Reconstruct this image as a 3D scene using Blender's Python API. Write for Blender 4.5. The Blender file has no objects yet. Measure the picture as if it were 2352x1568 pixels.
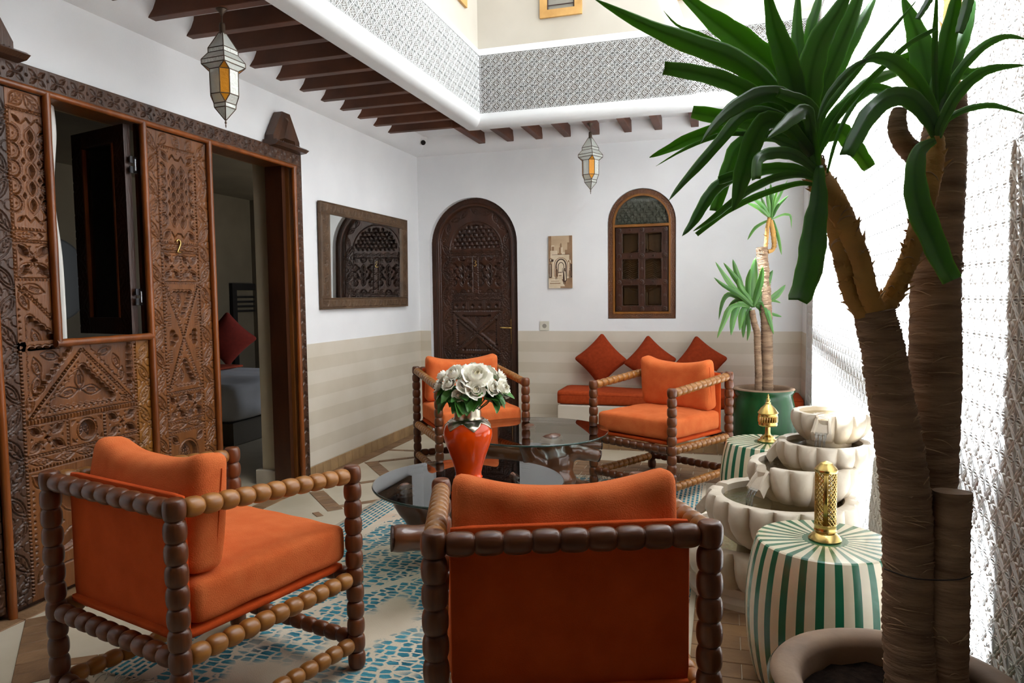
import bpy, math, random
import numpy as np
from mathutils import Vector, Matrix
PI = math.pi
random.seed(7); RNG = np.random.default_rng(7)
S = bpy.context.scene
COL = S.collection

# ---------------- camera, sky, sun, exposure ----------------
YAW, PITCH, ROLL, EYE = 0.29114769, 0.06384097, 0.01227326, 1.38
def camera_axes():
    f = Vector((-math.sin(YAW)*math.cos(PITCH), math.cos(YAW)*math.cos(PITCH), -math.sin(PITCH)))
    r0 = Vector((math.cos(YAW), math.sin(YAW), 0)); d0 = f.cross(r0)
    r = r0*math.cos(ROLL) + d0*math.sin(ROLL); d = -r0*math.sin(ROLL) + d0*math.cos(ROLL)
    return r, d, f
_r, _d, _f = camera_axes()
cam = bpy.data.cameras.new('camera'); cam_ob = bpy.data.objects.new('camera', cam); COL.objects.link(cam_ob)
cam.lens = 1628.14/2352*36; cam.sensor_width = 36; cam.clip_start = 0.05
_u = -_d; _b = -_f
cam_ob.matrix_world = Matrix(((_r.x,_u.x,_b.x,0),(_r.y,_u.y,_b.y,0),(_r.z,_u.z,_b.z,EYE),(0,0,0,1)))
S.camera = cam_ob
world = bpy.data.worlds.new('sky'); S.world = world; world.use_nodes = True
SUN_DIR = Vector((.34, .10, -1)).normalized()          # the way the light travels
def build_sky():
    nt = world.node_tree; nt.nodes.clear()
    out = nt.nodes.new('ShaderNodeOutputWorld'); bg = nt.nodes.new('ShaderNodeBackground')
    sky = nt.nodes.new('ShaderNodeTexSky'); sky.sky_type = 'NISHITA'; sky.sun_disc = False
    sky.sun_elevation = math.asin(-SUN_DIR.z); sky.sun_rotation = math.atan2(-SUN_DIR.x, -SUN_DIR.y)
    mix = nt.nodes.new('ShaderNodeMix'); mix.data_type = 'RGBA'; mix.inputs[0].default_value = 0.62
    mix.inputs[7].default_value = (6.9, 7.4, 8.1, 1)     # haze that whitens the blue
    nt.links.new(sky.outputs[0], mix.inputs[6]); nt.links.new(mix.outputs[2], bg.inputs[0])
    bg.inputs[1].default_value = 0.16
    nt.links.new(bg.outputs[0], out.inputs[0])
build_sky()
sun = bpy.data.lights.new('sun', 'SUN'); sun.energy = 36.0; sun.angle = math.radians(0.9); sun.color = (.90, .955, 1)
sun_ob = bpy.data.objects.new('sun', sun); COL.objects.link(sun_ob)
sun_ob.rotation_euler = SUN_DIR.to_track_quat('-Z', 'Y').to_euler(); sun_ob.location = (-3, 1, 12)
S.view_settings.view_transform = 'Standard'; S.view_settings.look = 'None'
S.view_settings.gamma = 1; S.view_settings.use_curve_mapping = False
S.view_settings.exposure = 0.85
S.cycles.max_bounces = 14; S.cycles.diffuse_bounces = 7; S.cycles.glossy_bounces = 4
S.cycles.transmission_bounces = 8; S.cycles.transparent_max_bounces = 10
S.cycles.caustics_reflective = False; S.cycles.caustics_refractive = False
S.cycles.sample_clamp_indirect = 6.0

# ---------------- helpers ----------------
def lin(h):
    if isinstance(h, str):
        h = h.lstrip('#'); c = [int(h[i:i+2], 16)/255 for i in (0, 2, 4)]
    else: c = list(h)
    return tuple((x/12.92 if x <= .04045 else ((x+.055)/1.055)**2.4) for x in c)
def mat(name, c1, c2=None, rough=.6, scale=6, stretch=(1,1,1), detail=4, bump=0, bscale=None, bstretch=None, metal=0, coat=0,
        sheen=0, jitter=0, sub=0, trans=0, ior=1.45, spec=.5, contrast=.5, coord='Object', rough2=None):
    m = bpy.data.materials.new(name); m.use_nodes = True; nt = m.node_tree; b = nt.nodes['Principled BSDF']
    L = nt.links.new; N = nt.nodes.new
    c1 = lin(c1); c2 = lin(c2) if c2 else tuple(x*.82 for x in c1)
    tc = N('ShaderNodeTexCoord'); mp = N('ShaderNodeMapping'); mp.inputs[3].default_value = stretch
    L(tc.outputs[coord], mp.inputs[0])
    src = mp.outputs[0]
    if jitter:
        oi = N('ShaderNodeObjectInfo'); ad = N('ShaderNodeVectorMath'); ad.operation = 'ADD'
        sc = N('ShaderNodeMath'); sc.operation = 'MULTIPLY'; sc.inputs[1].default_value = 37.0
        L(oi.outputs['Random'], sc.inputs[0]); L(src, ad.inputs[0]); L(sc.outputs[0], ad.inputs[1]); src = ad.outputs[0]
    n = N('ShaderNodeTexNoise'); n.inputs['Scale'].default_value = scale; n.inputs['Detail'].default_value = detail
    L(src, n.inputs[0])
    r = N('ShaderNodeValToRGB'); r.color_ramp.elements[0].position = .5-contrast*.36; r.color_ramp.elements[1].position = .5+contrast*.36
    r.color_ramp.elements[0].color = (*c2, 1); r.color_ramp.elements[1].color = (*c1, 1)
    L(n.outputs[0], r.inputs[0]); colour = r.outputs[0]
    if jitter:
        hs = N('ShaderNodeHueSaturation'); mr = N('ShaderNodeMapRange'); mr.inputs[3].default_value = 1-jitter; mr.inputs[4].default_value = 1+jitter
        L(oi.outputs['Random'], mr.inputs[0]); L(mr.outputs[0], hs.inputs['Value']); L(colour, hs.inputs['Color']); colour = hs.outputs[0]
    L(colour, b.inputs['Base Color'])
    b.inputs['Roughness'].default_value = rough; b.inputs['Metallic'].default_value = metal
    b.inputs['Coat Weight'].default_value = coat; b.inputs['Coat Roughness'].default_value = .08
    b.inputs['Sheen Weight'].default_value = sheen; b.inputs['Sheen Roughness'].default_value = .5
    b.inputs['IOR'].default_value = ior; b.inputs['Specular IOR Level'].default_value = spec
    if sheen: b.inputs['Sheen Tint'].default_value = (*[min(1, x*1.6+.05) for x in c1], 1)
    if trans: b.inputs['Transmission Weight'].default_value = trans
    if sub: b.inputs['Subsurface Weight'].default_value = sub; b.inputs['Subsurface Radius'].default_value = (.02, .02, .02)
    if bump:
        mp2 = N('ShaderNodeMapping'); mp2.inputs[3].default_value = bstretch or stretch; L(tc.outputs[coord], mp2.inputs[0])
        n2 = N('ShaderNodeTexNoise'); n2.inputs['Scale'].default_value = bscale or scale*6; n2.inputs['Detail'].default_value = 5
        L(mp2.outputs[0], n2.inputs[0]); bp = N('ShaderNodeBump'); bp.inputs['Strength'].default_value = bump; bp.inputs['Distance'].default_value = .01
        L(n2.outputs[0], bp.inputs['Height']); L(bp.outputs[0], b.inputs['Normal'])
    return m
class MB:
    """collects vertices and faces"""
    def __init__(s): s.v = []; s.f = []
    def add(s, vs, fs):
        k = len(s.v); s.v += [tuple(p) for p in vs]; s.f += [tuple(i+k for i in f) for f in fs]; return s
    def box(s, x0, x1, y0, y1, z0, z1):
        return s.add([(x0,y0,z0),(x1,y0,z0),(x1,y1,z0),(x0,y1,z0),(x0,y0,z1),(x1,y0,z1),(x1,y1,z1),(x0,y1,z1)],
                     [(0,3,2,1),(4,5,6,7),(0,1,5,4),(1,2,6,5),(2,3,7,6),(3,0,4,7)])
    def bevbox(s, x0, x1, y0, y1, z0, z1, b=.004):
        bm_box(s, x0, x1, y0, y1, z0, z1, b); return s
    def prism(s, pts, axis, a, b):
        """polygon in the two other axes, extruded along axis from a to b"""
        n = len(pts)
        def P(p, t): return {'x': (t,p[0],p[1]), 'y': (p[0],t,p[1]), 'z': (p[0],p[1],t)}[axis]
        vs = [P(p, a) for p in pts]+[P(p, b) for p in pts]
        fs = [tuple(range(n-1,-1,-1)), tuple(range(n,2*n))]+[(i,(i+1)%n,n+(i+1)%n,n+i) for i in range(n)]
        return s.add(vs, fs)
    def lathe(s, prof, c=(0,0,0), n=32, mod=None, cap=True):
        """profile of (r, z) turned about z; mod(angle, k) scales the radius"""
        vs = []; fs = []; m = len(prof)
        for k,(r,z) in enumerate(prof):
            for i in range(n):
                a = 2*PI*i/n; q = r*(mod(a, k) if mod else 1)
                vs.append((c[0]+q*math.cos(a), c[1]+q*math.sin(a), c[2]+z))
        for k in range(m-1):
            for i in range(n):
                j = (i+1)%n; fs.append((k*n+i, k*n+j, (k+1)*n+j, (k+1)*n+i))
        if cap: fs.append(tuple(range(n-1,-1,-1))); fs.append(tuple((m-1)*n+i for i in range(n)))
        return s.add(vs, fs)
    def tube(s, pts, rad, n=8, cap=True, flat=None):
        pts = [Vector(p) for p in pts]; m = len(pts)
        if not hasattr(rad, '__len__'): rad = [rad]*m
        vs = []; fs = []; t = (pts[1]-pts[0]).normalized()
        up = Vector((0,0,1)) if abs(t.z) < .9 else Vector((1,0,0)); nx = t.cross(up).normalized()
        for k in range(m):
            t = (pts[min(k+1,m-1)]-pts[max(k-1,0)]).normalized()
            nx = (nx - t*nx.dot(t)).normalized(); ny = t.cross(nx)
            for i in range(n):
                a = 2*PI*i/n; vs.append(pts[k]+nx*(rad[k]*math.cos(a))+ny*(rad[k]*math.sin(a)*(flat or 1)))
        for k in range(m-1):
            for i in range(n):
                j = (i+1)%n; fs.append((k*n+i, k*n+j, (k+1)*n+j, (k+1)*n+i))
        if cap: fs.append(tuple(range(n-1,-1,-1))); fs.append(tuple((m-1)*n+i for i in range(n)))
        return s.add(vs, fs)
    def beads(s, p, q, count, R, n=16, seg=7, pinch=.66, sq=2.6):
        """a turned bobbin rod from p to q"""
        p = Vector(p); q = Vector(q); prof = []
        for b in range(count):
            for k in range(seg if b < count-1 else seg+1):
                t = math.sin(PI/2*(k/seg*2-1)); r = R*(pinch+(1-pinch)*max(0, 1-abs(t)**sq)**.5)
                prof.append((r, (b+(t+1)/2)/count))
        d = (q-p); L = d.length; d.normalize()
        up = Vector((0,0,1)) if abs(d.z) < .9 else Vector((1,0,0)); nx = d.cross(up).normalized(); ny = d.cross(nx)
        vs = []; fs = []; m = len(prof)
        for r, t in prof:
            for i in range(n):
                a = 2*PI*i/n; vs.append(p+d*(t*L)+nx*(r*math.cos(a))+ny*(r*math.sin(a)))
        for k in range(m-1):
            for i in range(n):
                j = (i+1)%n; fs.append((k*n+i, k*n+j, (k+1)*n+j, (k+1)*n+i))
        fs.append(tuple(range(n-1,-1,-1))); fs.append(tuple((m-1)*n+i for i in range(n)))
        return s.add(vs, fs)
    def build(s, name, material=None, parent=None, smooth=False, world=True, angle=None):
        me = bpy.data.meshes.new(name)
        v = s.v
        if parent is not None and world:
            o = origin(parent); v = [(a-o[0], b-o[1], c-o[2]) for a,b,c in v]
        me.from_pydata(v, [], s.f); me.validate(); fixn(me)
        if smooth: shade(me, angle)
        if material: me.materials.append(material)
        return link(name, me, parent)
def bm_box(mb, x0, x1, y0, y1, z0, z1, b):
    X = [(x0+b,y0+b),(x1-b,y0+b),(x1-b,y1-b),(x0+b,y1-b)]; Y = [(x0,y0),(x1,y0),(x1,y1),(x0,y1)]
    vs = [(x,y,z0) for x,y in X]+[(x,y,z0+b) for x,y in Y]+[(x,y,z1-b) for x,y in Y]+[(x,y,z1) for x,y in X]
    fs = [(3,2,1,0),(12,13,14,15)]
    for k in range(3):
        for i in range(4): fs.append((k*4+i, k*4+(i+1)%4, (k+1)*4+(i+1)%4, (k+1)*4+i))
    mb.add(vs, fs)
import bmesh
def fixn(me):
    bm = bmesh.new(); bm.from_mesh(me); bmesh.ops.recalc_face_normals(bm, faces=bm.faces); bm.to_mesh(me); bm.free()
def shade(me, angle=None):
    me.polygons.foreach_set('use_smooth', [True]*len(me.polygons))
    if angle:
        bm = bmesh.new(); bm.from_mesh(me)
        for e in bm.edges:
            if len(e.link_faces) == 2 and e.calc_face_angle(0) > angle: e.smooth = False
        bm.to_mesh(me); bm.free()
def origin(o):
    p = Vector(o.location)
    while o.parent: o = o.parent; p += Vector(o.location)
    return p
def link(name, data, parent=None):
    o = bpy.data.objects.new(name, data); COL.objects.link(o)
    if parent is not None: o.parent = parent
    return o
def tag(o, label=None, cat=None, group=None, kind=None):
    if label: o['label'] = label
    if cat: o['category'] = cat
    if group: o['group'] = group
    if kind: o['kind'] = kind
    return o
def thing(name, label, cat, loc=(0,0,0), group=None, kind=None):
    o = link(name, None); o.location = loc; return tag(o, label, cat, group, kind)
def struct(name, mb, m, label=None, cat=None):
    o = mb.build(name, m); tag(o, label, cat, None, 'structure'); return o
def dup(o, parent=None):
    c = o.copy(); COL.objects.link(c)
    if parent is not None: c.parent = parent
    for ch in list(o.children): dup(ch, c)
    return c
def npmesh(name, V, F, material, parent=None, smooth=False):
    """V (n,3), F (m,3 or 4) numpy arrays"""
    me = bpy.data.meshes.new(name); k = F.shape[1]
    me.vertices.add(len(V)); me.vertices.foreach_set('co', np.ascontiguousarray(V, np.float32).ravel())
    me.loops.add(F.size); me.loops.foreach_set('vertex_index', np.ascontiguousarray(F, np.int32).ravel())
    me.polygons.add(len(F)); me.polygons.foreach_set('loop_start', np.arange(0, F.size, k, dtype=np.int32))
    me.update(calc_edges=True)
    if smooth: me.polygons.foreach_set('use_smooth', np.ones(len(F), bool))
    if material: me.materials.append(material)
    return link(name, me, parent)

def pane_mat(name, tint='#eef4f1', f0=1.0, rough=.0):
    """clear sheet glass: passes light, mirrors at grazing angles"""
    m = bpy.data.materials.new(name); m.use_nodes = True; nt = m.node_tree; nt.nodes.clear(); N = nt.nodes.new; L = nt.links.new
    out = N('ShaderNodeOutputMaterial'); mx = N('ShaderNodeMixShader'); tr = N('ShaderNodeBsdfTransparent'); gl = N('ShaderNodeBsdfGlossy')
    fr = N('ShaderNodeFresnel'); fr.inputs[0].default_value = 1.5; mu = N('ShaderNodeMath'); mu.operation = 'MULTIPLY'; mu.inputs[1].default_value = f0
    tr.inputs[0].default_value = (*lin(tint), 1); gl.inputs['Roughness'].default_value = rough
    L(fr.outputs[0], mu.inputs[0]); L(mu.outputs[0], mx.inputs[0]); L(tr.outputs[0], mx.inputs[1]); L(gl.outputs[0], mx.inputs[2]); L(mx.outputs[0], out.inputs[0])
    return m
# ---------------- materials ----------------
WHITE = mat('white_plaster', '#e4e4e4', '#dcdcdd', rough=.75, scale=2, bump=.05, bscale=60)
CREAM = mat('beige_tadelakt', '#b9b3a7', '#ada699', rough=.65, scale=1.6, detail=8, bump=.03, bscale=12)
BAND1 = mat('sand_band', '#cec5b6', '#c6bcab', rough=.55, scale=3, detail=6)
BAND2 = mat('sand_band_dark', '#c5bbaa', '#bcb19e', rough=.55, scale=3, detail=6)
FLOORM = mat('cream_stone', '#c3b8a3', '#b3a78f', rough=.42, scale=3, detail=8, bump=.04, bscale=30)
BRICK = mat('brown_brick', '#8b6b4c', '#71543a', rough=.55, scale=9, detail=6, bump=.25, bscale=60, jitter=.13)
TERRA = mat('terracotta_tile', '#927250', '#775a40', rough=.4, scale=7, detail=6, bump=.15, bscale=40, jitter=.10)
SKIRT = mat('skirting_tile', '#a5875f', '#8d7050', rough=.5, scale=9, detail=6, bump=.2, bscale=40, jitter=.12)
GROUT = mat('grout', '#7d6c58', rough=.9)
GROUND = mat('plaster_ground', '#aca299', '#a0968d', rough=.9, scale=12)
FASC = mat('court_band_plaster', '#dadbda', '#d4d5d5', rough=.75, scale=2, bump=.04, bscale=60)
BGROUND = mat('band_ground', '#6f6963', '#645e59', rough=.9, scale=12)
LATTB = mat('band_stucco', '#cbccca', '#c4c4c3', rough=.75, scale=8)
LATT = mat('white_stucco', '#efefee', '#e8e8e8', rough=.7, scale=8)
BEAM = mat('dark_beam', '#653820', '#402214', rough=.55, scale=4, stretch=(1,1,1), detail=7, bump=.2, bscale=30, jitter=.15, contrast=.8)
# ---------------- the room shell ----------------
STEELM = mat('rail_metal', '#9a9a98', rough=.5, metal=.8)
LX, BY, RX = -3.02, 6.77, .664          # left wall, back wall, right wall
CX, CY, CF = -2.03, 5.90, 1.34          # court opening: left face, back face, front face
TOPZ, CEIL = 8.3, 2.96
DY0, DY1, DZ = 1.90, 4.545, 2.40        # hole for the carved door in the left wall
floor = struct('floor', MB().box(-9, 1.2, -3, 9.6, -.12, 0), FLOORM)
# left wall around the door hole
wl = struct('wall_left', MB().box(LX-.27, LX, -3, DY0, 0, CEIL+.1).box(LX-.27, LX, DY1, BY+.4, 0, CEIL+.1).box(LX-.27, LX, DY0, DY1, DZ, CEIL+.1), WHITE)
# back wall with arched holes cut as polygons
def arch(x0, x1, z0, zs, n=28):
    r = (x1-x0)/2; c = (x0+x1)/2
    return [(x0, z0)]+[(c-r*math.cos(PI*i/n), zs+r*math.sin(PI*i/n)) for i in range(n+1)]+[(x1, z0)]
DA = (-2.9, -1.965, 0, 1.905); WA = (-1.068, -.432, 1.152, 2.055)
def wall_with_arches(name, y0, y1, xa, xb, zt, arches, m):
    mb = MB(); n = 28
    xs = xa
    for (x0, x1, z0, zs) in arches:
        mb.box(xs, x0, y0, y1, 0, zt)
        if z0 > 0: mb.box(x0, x1, y0, y1, 0, z0)
        pts = arch(x0, x1, z0, zs)[1:-1]
        for i in range(n):
            (ax, az), (bx, bz) = pts[i], pts[i+1]
            mb.add([(ax,y0,az),(bx,y0,bz),(bx,y0,zt),(ax,y0,zt),(ax,y1,az),(bx,y1,bz),(bx,y1,zt),(ax,y1,zt)],
                   [(0,1,2,3),(7,6,5,4),(0,4,5,1)])
        xs = x1
    mb.box(xs, xb, y0, y1, 0, zt)
    return struct(name, mb, m)
wb = wall_with_arches('wall_back', BY, BY+.22, LX-.27, RX+.3, CEIL+.1, [DA, WA], WHITE)
# wainscot: pale courses laid one above another, alternately tinted
def courses(parent, spans, axis, face, n=10, z1=1.035):
    h = (z1-.0)/n
    for k in range(n):
        mb = MB()
        for a, b in spans:
            if axis == 'x': mb.box(face, face+.004, a, b, k*h, (k+1)*h)
            else: mb.box(a, b, face-.004, face, k*h, (k+1)*h)
        mb.build('wainscot_course', BAND1 if k % 2 else BAND2, parent)
courses(wl, [(4.575, BY)], 'x', LX)
courses(wb, [(LX, DA[0]), (DA[1], RX)], 'y', BY)
# skirting tiles
def skirting(parent, runs, w=.115, h=.098):
    for (ax, ay, bx, by, nx, ny) in runs:
        L = math.hypot(bx-ax, by-ay); n = max(1, round(L/w)); w_ = L/n
        for i in range(n):
            t0, t1 = (i*w_+.0015)/L, ((i+1)*w_-.0015)/L
            x0, x1 = sorted((ax+(bx-ax)*t0, ax+(bx-ax)*t1)); y0, y1 = sorted((ay+(by-ay)*t0, ay+(by-ay)*t1))
            d = .013+random.uniform(-.001, .001)
            if nx: x0, x1 = sorted((ax, ax+nx*d))
            if ny: y0, y1 = sorted((ay, ay+ny*d))
            MB().bevbox(x0, x1, y0, y1, 0, h+random.uniform(-.0015, .0015), .002).build('skirting_tile', SKIRT, parent)
bl = struct('baseboard_left', MB().box(LX, LX+.009, 4.6, BY, 0, .097), GROUT)
skirting(bl, [(LX+.004, 4.6, LX+.004, BY-.02, 1, 0)])
bb = struct('baseboard_back', MB().box(LX, DA[0], BY-.009, BY, 0, .097).box(DA[1], -1.46, BY-.009, BY, 0, .097), GROUT)
skirting(bb, [(LX+.02, BY-.004, DA[0], BY-.004, 0, -1), (DA[1], BY-.004, -1.47, BY-.004, 0, -1)])
# plaster cove between walls and ceiling
COVE = [(0,2.808),(.012,2.812),(.05,2.822),(.09,2.842),(.118,2.862),(.15,2.90),(.17,2.94),(.175,2.97)]
def cove(name, axis, face, sgn, a, b):
    mb = MB(); pts = COVE+[(0, 2.97)]
    mb.prism([((face+sgn*i), z) for i, z in pts], 'y' if axis == 'x' else 'x', a, b)
    o = struct(name, mb, WHITE); shade(o.data, .5); return o
cove('trim_1', 'x', LX, 1, -3, BY); cove('trim_2', 'y', BY, -1, LX, RX)
# ceiling over the galleries + the storeys above as solid masses
ce = MB(); U = .02
ce.box(LX-.3, CX-.06, -3, BY+.3, CEIL, CEIL+.2).box(CX-.06, RX+.3, CY+.06, BY+.3, CEIL, CEIL+.2).box(CX-.06, RX+.3, -3, CF, CEIL, CEIL+.2)
ceiling = struct('ceiling', ce, WHITE)
struct('wall_upper_left', MB().box(LX-.4, CX-U, -3, BY+.4, 3.46, TOPZ), CREAM)
wub = struct('wall_upper_back', MB().box(CX-U, RX+.3, CY+U, BY+.4, 3.46, TOPZ), CREAM)
struct('wall_upper_front', MB().box(CX-U, RX+.3, -3, CF, 3.0, TOPZ), CREAM)
struct('wall_front', MB().box(LX-.3, RX+.3, -3.2, -2.4, 0, CEIL+.2), mat('front_wall_darkened', '#6b4a34', '#55392a', rough=.6))  # unseen wall; its colour made dark to cut light from behind the camera
# belt band around the court: rounded lower lip, white borders, tan ground behind the lattice
def lip(face, sgn, other):   # profile in (distance into the gallery, z)
    R = .07; P = []
    for i in range(9):
        a = PI/2*i/8; P.append((face+sgn*(R-R*math.cos(a)), 2.855+R-R*math.sin(a)))
    return P
def band(name, axis, face, sgn, a, b):
    lo = lip(face, sgn, None)
    prof = [(face, 2.955)]+lo+[(face+sgn*.16, 2.857), (face+sgn*.16, 2.955)]
    mb = MB(); ax = 'y' if axis == 'x' else 'x'
    mb.prism(prof, ax, a, b)
    mb.prism([(face, 3.444),(face, 3.49),(face+sgn*.02, 3.505),(face+sgn*.16, 3.505),(face+sgn*.16, 3.444)], ax, a, b)
    o = struct(name, mb, FASC); shade(o.data, .6)
    g = MB()
    g.prism([(face+sgn*.011, 2.95),(face+sgn*.011, 3.45),(face+sgn*.16, 3.45),(face+sgn*.16, 2.95)], ax, a, b).build('ground', BGROUND, o)
    return o
tb1 = band('trim_3', 'x', CX, -1, CF-.1, CY+.16)
tb2 = band('trim_4', 'y', CY, 1, CX-.16, RX)
# ---------------- carved white lattice, real relief ----------------
def ribbon(V, F, pts, w, h, h0=0.0):
    n = len(pts); k = len(V); P = np.array(pts, float)
    for i in range(n):
        t = P[min(i+1,n-1)]-P[max(i-1,0)]; t /= np.hypot(*t); nn = np.array([-t[1], t[0]])*w/2
        a, b = P[i]+nn, P[i]-nn
        V += [(a[0],a[1],h0),(a[0],a[1],h*.8),(P[i][0],P[i][1],h),(b[0],b[1],h*.8),(b[0],b[1],h0)]
    for i in range(n-1):
        for j in range(4): F.append((k+i*5+j, k+i*5+j+1, k+i*5+5+j+1, k+i*5+5+j))
def petal(V, F, c, ang, r0, r1, w, h):
    ca, sa = math.cos(ang), math.sin(ang); k = len(V)
    L = [(r0,0),(r0+(r1-r0)*.35,w/2),(r0+(r1-r0)*.75,w*.42),(r1,0),(r0+(r1-r0)*.75,-w*.42),(r0+(r1-r0)*.35,-w/2)]
    for z in (0, h*.7):
        for x, y in L: V.append((c[0]+x*ca-y*sa, c[1]+x*sa+y*ca, z))
    m = (r0+r1)/2; V.append((c[0]+m*ca, c[1]+m*sa, h))
    for i in range(6):
        j = (i+1)%6; F.append((k+i,k+j,k+6+j,k+6+i)); F.append((k+6+i,k+6+j,k+12,k+12))
def lattice_tile(s, h):
    V, F = [], []
    q = s/2
    def wavy(p, r, off, amp, n=7):
        p, r = np.array(p), np.array(r); d = r-p; nn = np.array([-d[1], d[0]])/np.hypot(*d); out = []
        for i in range(n):
            t = i/(n-1); out.append(p+d*t+nn*(off+amp*(abs(math.sin(2*PI*t))-.4)))
        return out
    for (p, r) in (((0,q),(q,s)), ((q,s),(s,q)), ((s,q),(q,0)), ((q,0),(0,q))):
        for sg in (1, -1):
            ribbon(V, F, wavy(p, r, sg*.0044, sg*.0030), .0034, h)
    for i in range(8): petal(V, F, (q,q), i*PI/4, .003, .030 if i % 2 == 0 else .023, .0046, h)
    def loop(c, ang, r0, r1, w):
        ca, sa = math.cos(ang), math.sin(ang); L = []
        for x, y in ((r0,0),(r0+(r1-r0)*.3,w/2),(r0+(r1-r0)*.75,w*.42),(r1,0),(r0+(r1-r0)*.75,-w*.42),(r0+(r1-r0)*.3,-w/2),(r0,0)): L.append((c[0]+x*ca-y*sa, c[1]+x*sa+y*ca))
        ribbon(V, F, L, .0030, h)
    for cx, cy in ((0,0),(s,0),(s,s),(0,s)):
        for a in range(4):
            an = a*PI/2; x, y = math.cos(an), math.sin(an)
            if (cx == 0 and x > -.1 or cx == s and x < .1) and (cy == 0 and y > -.1 or cy == s and y < .1):
                if (cy == 0 and y > .5) or (cx == 0 and x > .5) or (cx == s and x < -.5) or (cy == s and y < -.5): loop((cx,cy), an, .002, .038, .0105)
        sx, sy = (1 if cx == 0 else -1), (1 if cy == 0 else -1)
        ribbon(V, F, [(cx+sx*.0125, cy+sy*.031), (cx+sx*.0115, cy+sy*.0115), (cx+sx*.031, cy+sy*.0125)], .0032, h*.9)
        ribbon(V, F, [(cx+sx*.004, cy+sy*.004), (cx+sx*.017, cy+sy*.017)], .0040, h)
    return np.array(V), np.array(F)
TS = .0968
TV0, TF0 = lattice_tile(TS, .0060)
TVW, TFW = lattice_tile(TS, .0044)
def lattice(name, parent, mapper, nu, nv, low=False):
    TV, TF = (TVW, TFW) if low else (TV0, TF0)
    n = len(TV); Vs = []; Fs = []
    for j in range(nv):
        for i in range(nu):
            Vs.append(TV+np.array([i*TS, j*TS, 0])); Fs.append(TF+n*(j*nu+i))
    V = np.concatenate(Vs); F = np.concatenate(Fs)
    o = origin(parent) if parent is not None else (0,0,0)
    W = mapper(V)-np.array(o)
    # triangles were stored as quads with a doubled last index
    tri = F[F[:,2] == F[:,3]][:, :3]; quad = F[F[:,2] != F[:,3]]
    T = np.concatenate([tri, quad[:, [0,1,2]], quad[:, [0,2,3]]])
    ob = npmesh(name, W, T, LATT if low else LATTB, parent); tag(ob, kind='stuff'); return ob
lattice('carved_lattice', tb1, lambda V: np.stack([CX-.0105+V[:,2], CY-V[:,0], 2.957+V[:,1]], 1), 46, 5)
lattice('carved_lattice', tb2, lambda V: np.stack([CX+V[:,0], CY+.0105-V[:,2], 2.957+V[:,1]], 1), 28, 5)
# right wall: carved lattice over a tan ground, plain return at the far end
wr = struct('wall_right', MB().box(RX+.012, RX+.4, -3, 6.42, 0, TOPZ), GROUND)
MB().box(RX, RX+.4, 6.42, BY+.4, 0, TOPZ).build('plain_return', WHITE, wr)
MB().box(RX, RX+.02, CF, 6.42, 3.48, TOPZ).build('upper_plaster', WHITE, wr)
h = 1.035/10
for k in range(10): MB().box(RX-.004, RX, 6.42, BY-.004, k*h, (k+1)*h).build('wainscot_course', BAND1 if k % 2 else BAND2, wr)
lattice('carved_lattice', wr, lambda V: np.stack([RX+.0125-V[:,2], 1.19+V[:,0], V[:,1]], 1), 54, 36, True)
# ---------------- beams ----------------
bm_mesh = None
for i in range(-8, 11):
    y = 3.115+.2769*i
    x1 = -2.295 if i == 10 else CX-.06
    MB().bevbox(-2.925, x1, y, y+.058, 2.86, 2.965, .003).build('beam', BEAM, ceiling)
for x in (-2.262, -1.975, -1.69, -1.418, -1.147, -.852, -.579, -.26, .03, .31):
    MB().bevbox(x-.033, x+.033, CY+.06 if x > -2.2 else 5.93, 6.62, 2.86, 2.965, .003).build('beam', BEAM, ceiling)
# ---------------- floor bricks ----------------
def brick(cx, cy, l, w, ang, m=BRICK, name='brick', z=.004):
    mb = MB().bevbox(-l/2+.0015, l/2-.0015, -w/2+.0015, w/2-.0015, -.01, z+random.uniform(-.0007,.0007), .002)
    c, s_ = math.cos(ang), math.sin(ang); mb.v = [(cx+c*x-s_*y, cy+s_*x+c*y, zz) for x,y,zz in mb.v]
    mb.build(name, m, floor)
def run(p, q, w, l, ang_cross=False, m=BRICK):
    """strip of bricks from p to q; crosswise bricks when ang_cross"""
    L = math.hypot(q[0]-p[0], q[1]-p[1]); a = math.atan2(q[1]-p[1], q[0]-p[0]); n = max(1, round(L/l)); l = L/n
    for i in range(n):
        t = (i+.5)/n; brick(p[0]+(q[0]-p[0])*t, p[1]+(q[1]-p[1])*t, l, w, a, m)
run((-2.955, 2.05), (-2.955, 6.70), .11, .21)
for p, q, w, l in [((-2.83,5.29),(-2.22,4.60),.105,.075), ((-2.79,4.385),(-2.42,4.02),.105,.075), ((-2.86,2.31),(-2.40,1.88),.13,.09),
                   ((-2.87,5.25),(-2.42,5.68),.055,.13), ((-2.9,5.77),(-2.35,5.82),.05,.14), ((-2.50,4.96),(-2.28,5.17),.055,.13),
                   ((-2.60,4.67),(-2.50,4.77),.055,.13), ((-2.45,4.09),(-2.24,4.30),.055,.13), ((-2.40,2.03),(-2.24,2.14),.055,.11),
                   ((-2.50,3.895),(-2.47,3.93),.10,.06), ((-2.85,3.52),(-2.40,3.07),.105,.075), ((-2.87,3.48),(-2.3,3.25),.055,.13),
                   ((-2.3,5.9),(-1.6,6.4),.06,.14), ((-2.55,5.6),(-2.2,5.25),.06,.13)]:
    run(p, q, w, l)
for r in range(5):                                   # brown border behind the rug
    y = 5.305+.104*r; x = -1.9-(.1 if r % 2 else 0)
    while x < RX-.05:
        brick(min(x+.105, RX-.1), y+.052, .207, .101, 0, BRICK); x += .21
for r in range(2):
    y = 6.30+.104*r; x = -1.3
    while x < .2: brick(x+.105, y-.0-.16+.052, .207, .101, 0, BRICK) if r == 1 else None; x += .21
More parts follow.
